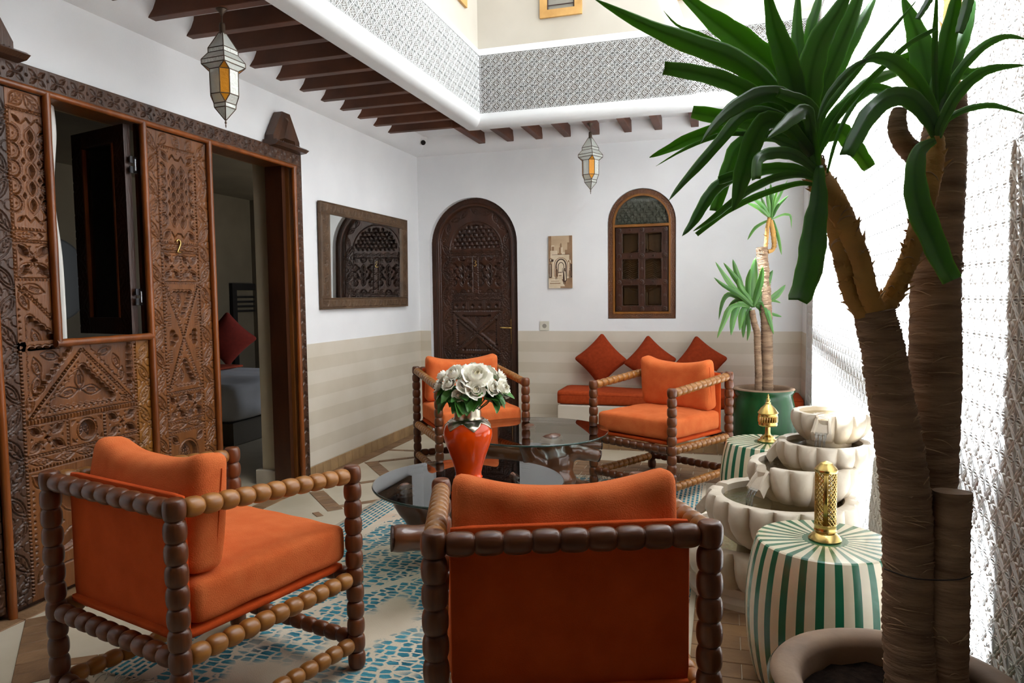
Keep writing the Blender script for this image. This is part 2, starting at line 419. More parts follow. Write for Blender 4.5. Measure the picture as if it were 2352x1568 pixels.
for r in range(30):                                  # terracotta along the right wall, running bond
    y = 1.72+.108*r; x = -.13-(.1 if r % 2 else 0)
    while x < RX-.03:
        a, b = max(x, -.13), min(x+.2, RX)
        if b-a > .03: brick((a+b)/2, y+.054, b-a, .106, 0, TERRA, 'tile')
        x += .2

# awning rail across the open top of the court
struct('trim_5', MB().tube([(-1.77, CY+.1, TOPZ-.05), (-1.86, CF-.1, TOPZ-.05)], .055, 12), STEELM)
# ---------------- carved wood: heights drawn on a grid, then built as real relief ----------------
WOOD_D = mat('carved_wood_dark', '#54341f', '#2f1c11', rough=.38, scale=5, stretch=(3,3,.5), detail=8, bump=.25, bscale=40, bstretch=(3,3,.25), contrast=.8)
WOOD_M = mat('carved_wood', '#7e4a1e', '#4a280e', rough=.36, scale=4, stretch=(3,3,.5), detail=8, bump=.25, bscale=40, bstretch=(3,3,.25), contrast=.9)
WOOD_L = mat('carved_wood_light', '#97611f', '#643a12', rough=.36, scale=4, stretch=(3,3,.5), detail=8, bump=.25, bscale=40, bstretch=(3,3,.25), contrast=.9)
WOOD_R = mat('bead_moulding_wood', '#97501c', '#48220a', rough=.28, scale=4, stretch=(4,3,.6), detail=8, bump=.12, bscale=30, bstretch=(4,4,.2), contrast=.9, coat=.2)
WOOD_3 = mat('door_wood', '#4a2816', '#29150c', rough=.32, scale=4, stretch=(3,3,.6), detail=8, bump=.2, bscale=40, bstretch=(3,3,.3), contrast=.9)
WOOD_W = mat('window_wood', '#7a481f', '#4c2a12', rough=.38, scale=4, stretch=(3,3,.5), detail=8, bump=.15, bscale=40, contrast=.9, coat=.15)
WOOD_F = mat('mirror_frame_wood', '#5f4833', '#463322', rough=.55, scale=5, stretch=(2,2,2), detail=8, bump=.2, bscale=50)
BRASS = mat('brass', '#d9bd78', '#c2a25c', rough=.24, metal=1, scale=9)
STEEL = mat('steel', '#b9bcc0', rough=.3, metal=1)
DARK = mat('dark_void', '#0f0b09', rough=.9)
class Cv:
    def __init__(s, u0, u1, v0, v1, res, base=0.0):
        s.u0, s.v0, s.res = u0, v0, res
        s.nu, s.nv = max(2, int(round((u1-u0)/res))+1), max(2, int(round((v1-v0)/res))+1)
        s.U = u0+(u1-u0)*np.arange(s.nu)/(s.nu-1); s.V = v0+(v1-v0)*np.arange(s.nv)/(s.nv-1)
        s.H = np.full((s.nv, s.nu), base, float); s.mask = np.ones((s.nv, s.nu), bool); s.gain = 1.45
    def win(s, a, b, c, d):
        i0, i1 = np.searchsorted(s.U, a), np.searchsorted(s.U, b, 'right'); j0, j1 = np.searchsorted(s.V, c), np.searchsorted(s.V, d, 'right')
        if i1 <= i0 or j1 <= j0: return None
        sl = (slice(j0, j1), slice(i0, i1)); gu, gv = np.meshgrid(s.U[i0:i1], s.V[j0:j1]); return sl, gu, gv
    def put(s, sl, m, h, mode):
        A = s.H[sl]
        if mode == 'set': A[m] = h if np.isscalar(h) else h[m]
        elif mode == 'min': A[m] = np.minimum(A[m], h if np.isscalar(h) else h[m])
        else: A[m] = np.maximum(A[m], h if np.isscalar(h) else h[m])
    def rect(s, a, b, c, d, h, mode='set'):
        w = s.win(a, b, c, d)
        if w: s.put(w[0], np.ones(w[1].shape, bool), h, mode)
    def poly(s, pts, h, mode='set'):
        P = np.array(pts); w = s.win(P[:,0].min(), P[:,0].max(), P[:,1].min(), P[:,1].max())
        if not w: return
        sl, gu, gv = w; m = np.zeros(gu.shape, bool); n = len(P)
        for i in range(n):
            (x1,y1),(x2,y2) = P[i], P[(i+1)%n]
            if y1 == y2: continue
            c = ((y1 > gv) != (y2 > gv)) & (gu < (x2-x1)*(gv-y1)/(y2-y1)+x1); m ^= c
        s.put(sl, m, h, mode)
    def line(s, p, q, w, h, mode='min'):
        (x1,y1),(x2,y2) = p, q; k = s.win(min(x1,x2)-w, max(x1,x2)+w, min(y1,y2)-w, max(y1,y2)+w)
        if not k: return
        sl, gu, gv = k; dx, dy = x2-x1, y2-y1; L2 = dx*dx+dy*dy+1e-12
        t = np.clip(((gu-x1)*dx+(gv-y1)*dy)/L2, 0, 1); d = np.hypot(gu-x1-t*dx, gv-y1-t*dy)
        s.put(sl, d < w, h, mode)
    def path(s, pts, w, h, mode='min'):
        for a, b in zip(pts, pts[1:]): s.line(a, b, w, h, mode)
    def disc(s, c, r, h, mode='set'):
        k = s.win(c[0]-r, c[0]+r, c[1]-r, c[1]+r)
        if k: s.put(k[0], np.hypot(k[1]-c[0], k[2]-c[1]) < r, h, mode)
    def arc(s, c, r, a0, a1, w, h, mode='min', n=14):
        s.path([(c[0]+r*math.cos(a0+(a1-a0)*i/n), c[1]+r*math.sin(a0+(a1-a0)*i/n)) for i in range(n+1)], w, h, mode)
    def lens(s, c, ang, L, W, h, mode='set'):
        s.poly(s.lens_pts(c, ang, L, W), h, mode)
    def lens_pts(s, c, ang, L, W, n=8):
        ca, sa = math.cos(ang), math.sin(ang); P = []
        for i in range(2*n):
            t = (i/n if i < n else (2*n-i)/n); y = W/2*math.sin(PI*t)*(1 if i < n else -1); x = (t-.5)*L
            P.append((c[0]+x*ca-y*sa, c[1]+x*sa+y*ca))
        return P
    def leaf(s, c, ang, L, W, g=-.005, style=0, w=.0028):
        P = s.lens_pts(c, ang, L, W); s.path(P+[P[0]], w, g)
        ca, sa = math.cos(ang), math.sin(ang); T = lambda x, y: (c[0]+x*ca-y*sa, c[1]+x*sa+y*ca)
        if style == 0:
            s.path([T(-.36*L,0), T(.36*L,0)], w*.8, g)
            for k in (-.2, 0, .2):
                for sg in (1,-1): s.line(T(k*L,0), T((k+.13)*L, sg*W*.28), w*.75, g)
        elif style == 1:
            Q = s.lens_pts(c, ang, L*.6, W*.55); s.path(Q+[Q[0]], w*.8, g); s.disc(c, w*1.6, g)
        else:
            for y in (-.16, 0, .16): s.line(T(-.2*L, y*W), T(.22*L, y*W), w*.9, g)
    def dentil(s, p, q, w=.011, pitch=.017, lo=-.009, hi=.002):
        (x1,y1),(x2,y2) = p, q; k = s.win(min(x1,x2)-w, max(x1,x2)+w, min(y1,y2)-w, max(y1,y2)+w)
        if not k: return
        sl, gu, gv = k; L = math.hypot(x2-x1, y2-y1); dx, dy = (x2-x1)/L, (y2-y1)/L
        t = (gu-x1)*dx+(gv-y1)*dy; d = np.abs(-(gu-x1)*dy+(gv-y1)*dx)
        inn = (t > 0) & (t < L) & (d < w*.5+.002); s.put(sl, inn, lo, 'set')
        ph = (t/pitch) % 1; s.put(sl, inn & (ph < .55) & (d < w*.5), hi, 'set')
    def tri_row(s, p, q, side, size=.013, pitch=.026, h=-.006):
        (x1,y1),(x2,y2) = p, q; L = math.hypot(x2-x1, y2-y1); dx, dy = (x2-x1)/L, (y2-y1)/L; nx, ny = -dy*side, dx*side
        n = int(L/pitch)
        for i in range(n):
            t = (i+.5)*L/n; c = (x1+dx*t, y1+dy*t)
            s.poly([(c[0]-dx*size*.6, c[1]-dy*size*.6), (c[0]+dx*size*.6, c[1]+dy*size*.6), (c[0]+nx*size, c[1]+ny*size)], h, 'min')
    def leaf_col(s, u0, u1, v0, v1, per=.118, g=-.0055, flip=0):
        n = max(1, round((v1-v0)/per)); p = (v1-v0)/n; uc = (u0+u1)/2; W = u1-u0
        for i in range(n):
            c = v0+(i+.5)*p; sg = 1 if (i+flip) % 2 else -1
            s.leaf((uc, c), PI/2+sg*.62, p*1.12, W*.62, g, (0,1)[(i//2+flip) % 2], w=.0030)
            for e in (u0, u1): s.arc((e, c-p/2), W*.30, 0, 2*PI, .0022, g*.8)
            s.arc((uc, c-p/2), W*.16, 0, PI, .002, g*.7)
    def petals4(s, u0, u1, v0, v1, deep=-.02):
        cu, cv = (u0+u1)/2, (v0+v1)/2; w, h = (u1-u0), (v1-v0); a = math.atan2(h, w)
        for k, (sx, sy) in enumerate(((1,1),(-1,1),(-1,-1),(1,-1))):
            an = math.atan2(sy*h, sx*w); c = (cu+sx*w*.29, cv+sy*h*.29); L = min(w, h)*.50
            s.path(s.lens_pts(c, an, L*1.25, L*.62)+[s.lens_pts(c, an, L*1.25, L*.62)[0]], .003, -.004)
            s.lens(c, an, L, L*.45, deep)
        q = min(w, h)*.13
        s.poly([(cu-q,cv),(cu-q*.3,cv+q*.4),(cu,cv+q),(cu+q*.3,cv+q*.4),(cu+q,cv),(cu+q*.3,cv-q*.4),(cu,cv-q),(cu-q*.3,cv-q*.4)], deep)
        for sy in (1,-1):
            for sx in (-.12,.12):
                c = (cu+sx*w, cv+sy*h*.42); s.poly([(c[0]-.009,c[1]),(c[0]+.009,c[1]),(c[0],c[1]-sy*.012)], -.006, 'min')
            s.path([(cu-w*.16,cv+sy*h*.12),(cu-w*.08,cv+sy*h*.25),(cu,cv+sy*h*.14),(cu+w*.08,cv+sy*h*.25),(cu+w*.16,cv+sy*h*.12)], .003, -.005)
        for sx in (1,-1): c = (cu+sx*w*.42, cv); s.poly([(c[0],c[1]-.009),(c[0],c[1]+.009),(c[0]-sx*.012,c[1])], -.006, 'min')
    def scallop_poly(s, pts, r, h):
        """polygon with round bites along its edges, sunk to h, with a groove following outside"""
        n = len(pts); cu = sum(p[0] for p in pts)/n; cv = sum(p[1] for p in pts)/n; C = []
        for i in range(n):
            (x1,y1),(x2,y2) = pts[i], pts[(i+1)%n]; L = math.hypot(x2-x1,y2-y1); k = max(1, round(L/(2*r*.92)))
            for j in range(k): t = j/k; C.append((x1+(x2-x1)*t, y1+(y2-y1)*t))
        for c in C: s.disc(c, r+.0085, -.005, 'min')
        for c in C: s.disc(c, r+.0045, .0, 'set')
        s.poly(pts, h)
        for c in C: s.disc(c, r, h)
        return C
    def braid(s, u, v0, v1, n, w, deep=-.018):
        p = (v1-v0)/n
        for i in range(n):
            c = v0+(i+.5)*p; s.lens((u, c), PI/2, p*.80, w*.52, deep)
            P = s.lens_pts((u, c), PI/2, p*1.12, w*.95); s.path(P+[P[0]], .0028, -.006)
            if i:
                for sg in (1,-1):
                    b = (u+sg*w*.62, v0+i*p); q = .013
                    s.poly([(b[0]-q*.8,b[1]),(b[0],b[1]+q*1.2),(b[0]+q*.8,b[1]),(b[0],b[1]-q*1.2)], deep)
    def half_discs(s, u, v0, v1, n, r, sg):
        p = (v1-v0)/n
        for i in range(n):
            c = (u, v0+(i+.5)*p)
            a0, a1 = (-PI/2, PI/2) if sg > 0 else (PI/2, 3*PI/2)
            s.arc(c, r, a0, a1, .0035, -.016); s.arc(c, r*.66, a0, a1, .0022, -.005); s.disc((c[0]+sg*r*.3, c[1]), .004, -.008)
            s.arc(c, r*1.28, a0+.2, a1-.2, .0026, -.005)
    def corner_eyes(s, u0, u1, v0, v1, L=.055, deep=-.018):
        for sx in (0,1):
            for sy in (0,1):
                c = ((u0+L*.5) if sx == 0 else (u1-L*.5), (v0+L*.5) if sy == 0 else (v1-L*.5))
                an = PI/4 if sx == sy else -PI/4
                s.lens(c, an, L*.95, L*.42, deep); P = s.lens_pts(c, an, L*1.3, L*.7); s.path(P+[P[0]], .0025, -.005)
    def build(s, name, material, parent, place, thick=.02):
        """place(u, v, h) -> world arrays; closed at the rim by a skirt"""
        gu, gv = np.meshgrid(s.U, s.V); X = np.stack(place(gu, gv, np.where(s.H < 0, s.H*s.gain, s.H)), -1).reshape(-1, 3)
        idx = np.arange(s.nu*s.nv).reshape(s.nv, s.nu)
        m = s.mask[:-1,:-1] & s.mask[1:,:-1] & s.mask[:-1,1:] & s.mask[1:,1:]
        q = np.stack([idx[:-1,:-1], idx[:-1,1:], idx[1:,1:], idx[1:,:-1]], -1)[m]
        rim = np.concatenate([idx[0,:], idx[1:,-1], idx[-1,-2::-1], idx[-2:0:-1,0]])
        if s.mask.all():
            ru, rv = gu.reshape(-1)[rim], gv.reshape(-1)[rim]
            Bk = np.stack(place(ru, rv, np.full(ru.shape, -thick)), -1); k = len(X); X = np.concatenate([X, Bk]); n = len(rim)
            a = np.arange(n); b = (a+1) % n; q = np.concatenate([q, np.stack([rim[a], k+a, k+b, rim[b]], -1)])
        X = X-np.array(origin(parent)) if parent is not None else X
        return npmesh(name, X, q, material, parent)
# ================= door_1: the big carved screen door in the left wall =================
d1 = link('door_1', None); d1.location = (LX, 3.4, 0); tag(d1, kind='structure')
FX = -2.975                                              # face of the carved panels
onL = lambda off=0: (lambda u, v, h: (FX+off+h, u, v))   # u = along the wall, v = height
RES = .0029
# lintel with a chain of four-petal flowers
c = Cv(1.83, 4.585, 2.338, 2.428, .0034)
for i in range(26):
    u = 1.88+i*.105
    for a in (PI/4, 3*PI/4, 5*PI/4, 7*PI/4): c.lens((u+.030*math.cos(a), 2.383+.024*math.sin(a)), math.atan2(.024*math.sin(a), .030*math.cos(a)), .046, .021, -.006); c.path([(u,2.383),(u+.05*math.cos(a),2.383+.04*math.sin(a))], .0014, -.009)
    c.disc((u+.0525, 2.383), .0055, -.009)
c.build('lintel', WOOD_D, d1, onL(.012), .05)
# right and left jamb faces
for a, b in ((4.512, 4.585), (1.83, 1.90)):
    c = Cv(a, b, 0, 2.337, .0036)
    for i in range(26):
        v = .045+i*.09
        for sg in (1,-1): c.lens(((a+b)/2+sg*.012, v), PI/2+sg*.75, .062, .020, -.006)
        c.disc(((a+b)/2+.02, v+.045), .004, -.008)
    c.build('jamb', WOOD_D, d1, onL(.012), .05)
# depth of the frame (dark inner faces)
MB().box(-3.163, -3.0, 4.470, 4.56, 0, 2.40).build('jamb_lining', WOOD_M, d1)
MB().box(-3.163, -3.0, 1.83, 1.90, 0, 2.40).build('jamb_lining', WOOD_M, d1)
MB().box(-3.163, -3.0, 1.83, 4.56, 2.325, 2.425).build('head_lining', WOOD_M, d1)
MB().box(-3.163, -3.025, 4.43, 4.472, 0, 2.33).build('door_stop', WOOD_3, d1)
# half-round bead mouldings
def bead(p, q, r=.018, m=WOOD_R):
    p = Vector(p); q = Vector(q); n = 10
    mb = MB(); mb.tube([p.lerp(q, i/n) for i in range(n+1)], [r*(1+.05*math.sin(i*2.1)) for i in range(n+1)], 12); mb.build('bead_moulding', m, d1, smooth=True, angle=.9)
bx = FX+.012
bead((bx, 1.9, 2.325), (bx, 4.505, 2.325), .016)
for y, z0, z1 in ((2.255, 0, 2.325), (2.546, 1.19, 2.325), (3.108, 0, 2.325), (3.610, 0, 2.325), (4.488, 0, 2.325)):
    bead((bx, y, z0), (bx, y, z1), .0185)
bead((bx, 2.53, 1.188), (bx, 3.108, 1.188), .0185)
# left leaf: border planks and carved field
c = Cv(2.262, 2.358, .03, 2.308, RES); c.leaf_col(2.274, 2.356, .035, 2.305, .128); c.build('carved_border', WOOD_D, d1, onL())
c = Cv(1.905, 2.238, .03, 2.308, .005); c.leaf_col(1.91, 2.0, .035, 2.305, .128); c.leaf_col(2.14, 2.235, .035, 2.305, .128); c.build('carved_border', WOOD_D, d1, onL())
c = Cv(3.008, 3.104, .03, 1.203, RES); c.leaf_col(3.012, 3.086, .035, 1.165, .118, flip=1); c.build('carved_border', WOOD_L, d1, onL())
# narrow field left of the wicket
c = Cv(2.359, 2.562, 1.160, 2.308, RES)
c.leaf((2.41, 2.272), .75, .085, .055, style=0); c.leaf((2.485, 2.262), -.8, .11, .06, style=0)
c.dentil((2.362, 2.224), (2.53, 2.224)); c.dentil((2.366, 1.475), (2.366, 2.224))
c.rect(2.376, 2.53, 1.712, 2.213, -.002)
c.half_discs(2.380, 1.775, 2.155, 5, .036, 1)
c.braid(2.471, 1.775, 2.155, 5, .062); c.half_discs(2.545, 1.775, 2.155, 5, .030, -1)
c.line((2.446,1.77),(2.446,2.16),.0014,-.004)
for v0, sg in ((2.163,1),(1.767,-1)):
    c.lens((2.408, v0+sg*.020), sg*-.7, .05, .020, -.016); c.path([(2.43,v0+sg*.005),(2.455,v0+sg*.03),(2.478,v0+sg*.008),(2.50,v0+sg*.03),(2.53,v0+sg*.012)], .0034, -.009)
    c.disc((2.51, v0+sg*.035), .005, -.008)
c.dentil((2.362, 1.703), (2.53, 1.703)); c.leaf((2.42, 1.677), 0, .10, .036); c.poly([(2.47,1.677),(2.49,1.693),(2.51,1.677),(2.49,1.661)], -.007); c.dentil((2.362, 1.650), (2.53, 1.650))
c.petals4(2.376, 2.535, 1.492, 1.640); c.dentil((2.362, 1.481), (2.53, 1.481))
c.leaf((2.448, 1.437), -.3, .11, .045, style=2)
c.dentil((2.372, 1.455), (2.53, 1.300)); c.tri_row((2.40, 1.437), (2.53, 1.31), 1, .012)
c.leaf((2.395, 1.385), -1.15, .10, .045, style=2); c.tri_row((2.366, 1.165), (2.366, 1.36), -1, .013)
c.scallop_poly([(2.42,1.17),(2.42,1.30),(2.53,1.215),(2.53,1.17)], .017, -.017)
c.leaf((2.465, 1.215), -1.2, .09, .042, g=-.022, style=2)
c.build('carved_panel', WOOD_M, d1, onL())
# wide field under the wicket
c = Cv(2.359, 3.007, .03, 1.203, RES)
AP = (2.678, 1.150); BL_ = (2.385, .845); BR_ = (2.992, .845)
c.scallop_poly([(2.42,1.160),(2.60,1.160),(2.42,.965)], .019, -.017); c.scallop_poly([(2.755,1.160),(2.955,1.160),(2.955,.95)], .019, -.017)
for (u, v, a) in ((2.46,1.08,-1.3),(2.53,1.13,-.2),(2.455,1.0,1.2)): c.leaf((u,v), a, .10, .045, g=-.022, style=2)
for (u, v, a) in ((2.90,1.07,-1.2),(2.83,1.13,.3),(2.925,1.0,1.3)): c.leaf((u,v), a, .09, .042, g=-.022, style=2)
c.dentil(BL_, AP); c.dentil(AP, BR_); c.dentil((2.366,.845),(3.0,.845))
c.tri_row((2.43,.86),(2.66,1.10),-1,.012); c.tri_row((2.36,.875),(2.62,1.145),1,.012); c.tri_row((2.70,1.10),(2.94,.86),-1,.012); c.tri_row((2.72,1.145),(2.99,.88),1,.012)
c.scallop_poly([(2.678,1.055),(2.52,.905),(2.835,.905)], .020, -.017)
for (u, v, a, L) in ((2.678,1.00,PI/2,.10),(2.615,.945,.15,.11),(2.742,.945,-.15,.11)): c.leaf((u,v), a, L, .048, g=-.023, style=2)
c.tri_row((2.45,.868),(2.90,.868),1,.011); c.leaf((2.45,.873),.7,.06,.03,style=2); c.leaf((2.92,.878),-.7,.06,.03,style=2); c.leaf((2.40,.92),1.4,.10,.036,style=2); c.leaf((2.975,.93),1.6,.10,.036,style=2)
c.dentil((2.366,.05),(2.366,1.165)); c.dentil((3.000,.05),(3.000,1.165))
for v in (.832, .683, .623): c.dentil((2.366, v), (3.0, v))
c.petals4(2.376, 2.572, .695, .822); c.petals4(2.800, 2.992, .695, .822); c.dentil((2.583,.69),(2.583,.826)); c.dentil((2.790,.69),(2.790,.826))
c.arc((2.687,.758), .056, 0, 2*PI, .003, -.006, n=28); c.disc((2.687,.758), .046, -.018); c.leaf((2.67,.758), 1.2, .07, .03, g=-.023, style=0); c.leaf((2.705,.758), 1.9, .07, .03, g=-.023, style=0)
for sx in (1,-1):
    for sy in (1,-1): c.tri_row((2.687+sx*.055,.758+sy*.025),(2.687+sx*.055,.758+sy*.055),sx,.012,.02); c.poly([(2.687+sx*.085,.758+sy*.055),(2.687+sx*.06,.758+sy*.055),(2.687+sx*.085,.758+sy*.03)], -.006, 'min')
for i in range(5): c.leaf((2.435+i*.12, .653), (.12 if i % 2 else -.12), .115, .038)
c.corner_eyes(2.385, 2.985, .10, .605, .085)
for u, sg in ((2.40,1),(2.97,-1)):
    P = [(u+sg*(.02+.014*(i % 2)), .20+.022*i) for i in range(15)]; c.path(P, .0032, -.007); c.arc((u-sg*.02,.35), .10, -1.1 if sg > 0 else PI-1.1, 1.1 if sg > 0 else PI+1.1, .004, -.010)
    c.tri_row((u-sg*.012,.18),(u-sg*.012,.54),-sg,.012)
c.petals4(2.50, 2.86, .20, .50, -.02); c.path([(2.48,.15),(2.88,.15),(2.88,.56),(2.48,.56),(2.48,.15)], .004, -.008)
c.build('carved_panel', WOOD_M, d1, onL())
MB().box(FX-.05, FX-.030, 1.90, 2.562, .0, 2.32).box(FX-.05, FX-.030, 2.562, 3.105, 0, 1.20).box(FX-.05, FX-.030, 3.105, 3.606, 0, 2.32).build('backing_board', WOOD_3, d1)
# leaf "2"
c = Cv(3.112, 3.210, .03, 2.308, RES); c.leaf_col(3.130, 3.207, .035, 2.305, .122, flip=1); c.build('carved_border', WOOD_M, d1, onL())
c = Cv(3.506, 3.606, .03, 2.308, RES); c.leaf_col(3.510, 3.588, .035, 2.305, .122); c.build('carved_border', WOOD_M, d1, onL())
c = Cv(3.211, 3.505, .03, 2.308, RES)
for i in range(3): c.leaf((3.255+i*.10, 2.267), (.9,-.9,.9)[i], .085, .05)
c.dentil((3.218,.05),(3.218,2.225), pitch=.019); c.dentil((3.498,.05),(3.498,2.225), pitch=.019)
for v in (2.226, 1.700, 1.653, 1.478, .855, .690, .632): c.dentil((3.216, v), (3.50, v))
c.corner_eyes(3.232, 3.484, 1.715, 2.210, .062)
for v, sg in ((2.165,1),(1.760,-1)):
    c.path([(3.30,v+sg*.0),(3.322,v+sg*.028),(3.345,v+sg*.004),(3.37,v+sg*.004),(3.392,v+sg*.028),(3.415,v)], .0036, -.012)
    for u in (3.29,3.358,3.425): c.disc((u, v+sg*.042), .004, -.007)
c.half_discs(3.236, 1.79, 2.135, 5, .034, 1); c.half_discs(3.480, 1.79, 2.135, 5, .034, -1)
c.braid(3.326, 1.79, 2.135, 5, .056); c.braid(3.390, 1.79, 2.135, 5, .056)
for i in range(2): c.leaf((3.285+i*.14, 1.677), (.1,-.1)[i], .13, .036)
c.petals4(3.228, 3.352, 1.490, 1.642); c.petals4(3.364, 3.488, 1.490, 1.642); c.dentil((3.358,1.486),(3.358,1.645), .009, .016)
XC = (3.358, 1.166)
for p in ((3.228,1.468),(3.488,1.468),(3.228,.866),(3.488,.866)): c.dentil(p, XC, .009, .016); 
for sx in (1,-1):
    for sy in (1,-1): c.tri_row((XC[0]+sx*.014, XC[1]+sy*.06), (XC[0]+sx*.115, XC[1]+sy*.295), sx*sy, .010, .024)
    c.tri_row((XC[0]+sx*.128, 1.25),(XC[0]+sx*.128, 1.45), sx, .010, .022); c.tri_row((XC[0]+sx*.128, .89),(XC[0]+sx*.128, 1.09), sx, .010, .022)
    for k in range(6):
        for v in (1.235+k*.013, 1.03+k*.013): c.line((XC[0]+sx*.095,v),(XC[0]+sx*.118,v), .002, -.005)
    for d in ((0,.028),(0,-.028),(sx*-.024,0),(0,0)): c.disc((XC[0]+sx*.086+d[0], XC[1]+d[1]), .021, -.005, 'min')
    for d in ((0,.028),(0,-.028),(sx*-.024,0),(0,0)): c.disc((XC[0]+sx*.086+d[0], XC[1]+d[1]), .0165, -.018)
c.scallop_poly([(3.300,1.415),(3.416,1.415),(3.358,1.305)], .017, -.017); c.scallop_poly([(3.358,1.025),(3.300,.912),(3.416,.912)], .017, -.017)
c.leaf((3.358,1.38), PI/2, .07, .03, g=-.022, style=0); c.leaf((3.358,.95), PI/2, .07, .03, g=-.022, style=0)
c.petals4(3.228, 3.352, .700, .846); c.petals4(3.364, 3.488, .700, .846); c.dentil((3.358,.694),(3.358,.85), .009, .016)
for i in range(2): c.leaf((3.285+i*.14, .661), (.1,-.1)[i], .13, .036)
c.corner_eyes(3.230, 3.486, .38, .618, .06); c.arc((3.358,.50), .078, 0, 2*PI, .003, -.006, n=30); c.disc((3.358,.50), .066, -.018); c.leaf((3.34,.50), 1.2, .10, .04, g=-.023); c.leaf((3.376,.50), 1.9, .10, .04, g=-.023)
c.dentil((3.216,.37),(3.50,.37)); c.petals4(3.235,3.48,.10,.35)
c.build('carved_panel', WOOD_M, d1, onL())
# brass number 2
def stroke(name, pts, parent, x, r=.0035, m=BRASS):
    mb = MB(); mb.tube([(x, u, v) for u, v in pts], r, 8); return mb.build(name, m, parent, smooth=True)
stroke('brass_number', [(3.322,1.706),(3.326,1.716),(3.336,1.723),(3.347,1.720),(3.353,1.710),(3.352,1.698),(3.344,1.681),(3.333,1.663),(3.326,1.652),(3.336,1.652),(3.348,1.650),(3.362,1.652)], d1, FX+.008, .0042)
# wicket shutter, opened inwards, with its own stiles and dark pane
sh = link('wicket_shutter', None, d1); sh.location = Vector((-3.03, 3.075, 1.2))-Vector(d1.location); sh.rotation_euler = (0, 0, math.radians(166))
def shpart(name, mb, m, smooth=False): return mb.build(name, m, sh, smooth, world=False)
c = Cv(0, .50, 0, 1.11, .006)
c.rect(.10, .40, .09, 1.02, -.05)
c.leaf_col(.01, .095, .02, 1.09, .14); c.leaf_col(.405, .49, .02, 1.09, .14)
gu, gv = np.meshgrid(c.U, c.V); c.mask = ~((gu > .10) & (gu < .40) & (gv > .09) & (gv < 1.02))
X = np.stack([gu, .027+c.H, gv], -1).reshape(-1,3); idx = np.arange(c.nu*c.nv).reshape(c.nv, c.nu)
mk = c.mask[:-1,:-1]&c.mask[1:,1:]&c.mask[:-1,1:]&c.mask[1:,:-1]
npmesh('carved_stile', X, np.stack([idx[:-1,:-1], idx[:-1,1:], idx[1:,1:], idx[1:,:-1]], -1)[mk], WOOD_3, sh)
shpart('shutter_frame', MB().box(0,.10,-.010,.025,0,1.11).box(.40,.50,-.010,.025,0,1.11).box(.10,.40,-.010,.025,0,.09).box(.10,.40,-.010,.025,1.02,1.11), WOOD_3)
GLASS_D = pane_mat('dark_pane', '#8f918c')
shpart('pane', MB().box(.10,.40,.004,.009,.09,1.02), GLASS_D)
shpart('glazing_bead', MB().box(.10,.112,.0,.03,.09,1.02).box(.388,.40,.0,.03,.09,1.02), WOOD_R)
for z in (.20, .90):
    mb = MB()
    for sx in (-.022, .004): mb.bevbox(-3.015, -3.008, 3.082+sx, 3.100+sx, 1.2+z-.045, 1.2+z-.008, .002).bevbox(-3.015, -3.008, 3.082+sx, 3.100+sx, 1.2+z+.008, 1.2+z+.045, .002)
    mb.tube([(-3.006, 3.091, 1.2+z-.03), (-3.006, 3.091, 1.2+z+.03)], .005, 8); mb.build('hinge', STEEL, d1)
# finials on the lintel: pointed wooden brackets
def finial(y):
    z = 2.415
    mb = MB()
    P = [(y-.155, z+.045),(y-.155, z+.085),(y-.045, z+.262),(y+.045, z+.262),(y+.155, z+.085),(y+.155, z+.045)]
    mb.prism(P, 'x', LX+.01, LX+.075)
    mb.add([(LX+.075,y-.10,z+.06),(LX+.075,y+.10,z+.06),(LX+.075,y+.02,z+.23),(LX+.075,y-.02,z+.23),(LX+.098,y-.06,z+.075),(LX+.098,y+.06,z+.075),(LX+.098,y+.01,z+.20),(LX+.098,y-.01,z+.20)],
           [(4,5,6,7),(0,1,5,4),(1,2,6,5),(2,3,7,6),(3,0,4,7)])
    mb.prism([(LX+.01,z),(LX+.11,z+.012),(LX+.135,z+.03),(LX+.11,z+.045),(LX+.01,z+.048)], 'y', y-.185, y+.185)
    mb.v = [v for v in mb.v]; f = mb.build('finial', WOOD_D, d1)
    t = MB()
    for i in range(12): t.box(LX+.076, LX+.088, y-.14+i*.0245, y-.128+i*.0245, z+.048, z+.058)
    t.build('tooth_row', WOOD_D, d1)
finial(4.39); finial(2.235)
# latch plate on the right jamb
MB().bevbox(-3.075, -3.055, 4.462, 4.472, .98, 1.12, .002).tube([(-3.065,4.46,1.06),(-3.085,4.445,1.06)], .006, 8).build('latch_plate', BRASS, d1)
# ================= the bedroom behind =================
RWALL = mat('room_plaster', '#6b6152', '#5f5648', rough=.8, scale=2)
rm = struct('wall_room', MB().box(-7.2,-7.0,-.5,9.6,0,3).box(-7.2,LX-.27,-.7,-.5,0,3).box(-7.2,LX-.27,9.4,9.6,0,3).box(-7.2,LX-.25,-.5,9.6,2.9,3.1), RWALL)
REV = mat('reveal_plaster', '#b5a88f', '#a89b82', rough=.8, scale=2)
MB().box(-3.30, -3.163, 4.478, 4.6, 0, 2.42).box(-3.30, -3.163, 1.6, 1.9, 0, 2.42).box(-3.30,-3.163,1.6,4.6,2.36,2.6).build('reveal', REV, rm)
MB().bevbox(-3.345, -3.163, 4.455, 4.6, 0, .11, .004).build('reveal_plinth', BAND2, rm)
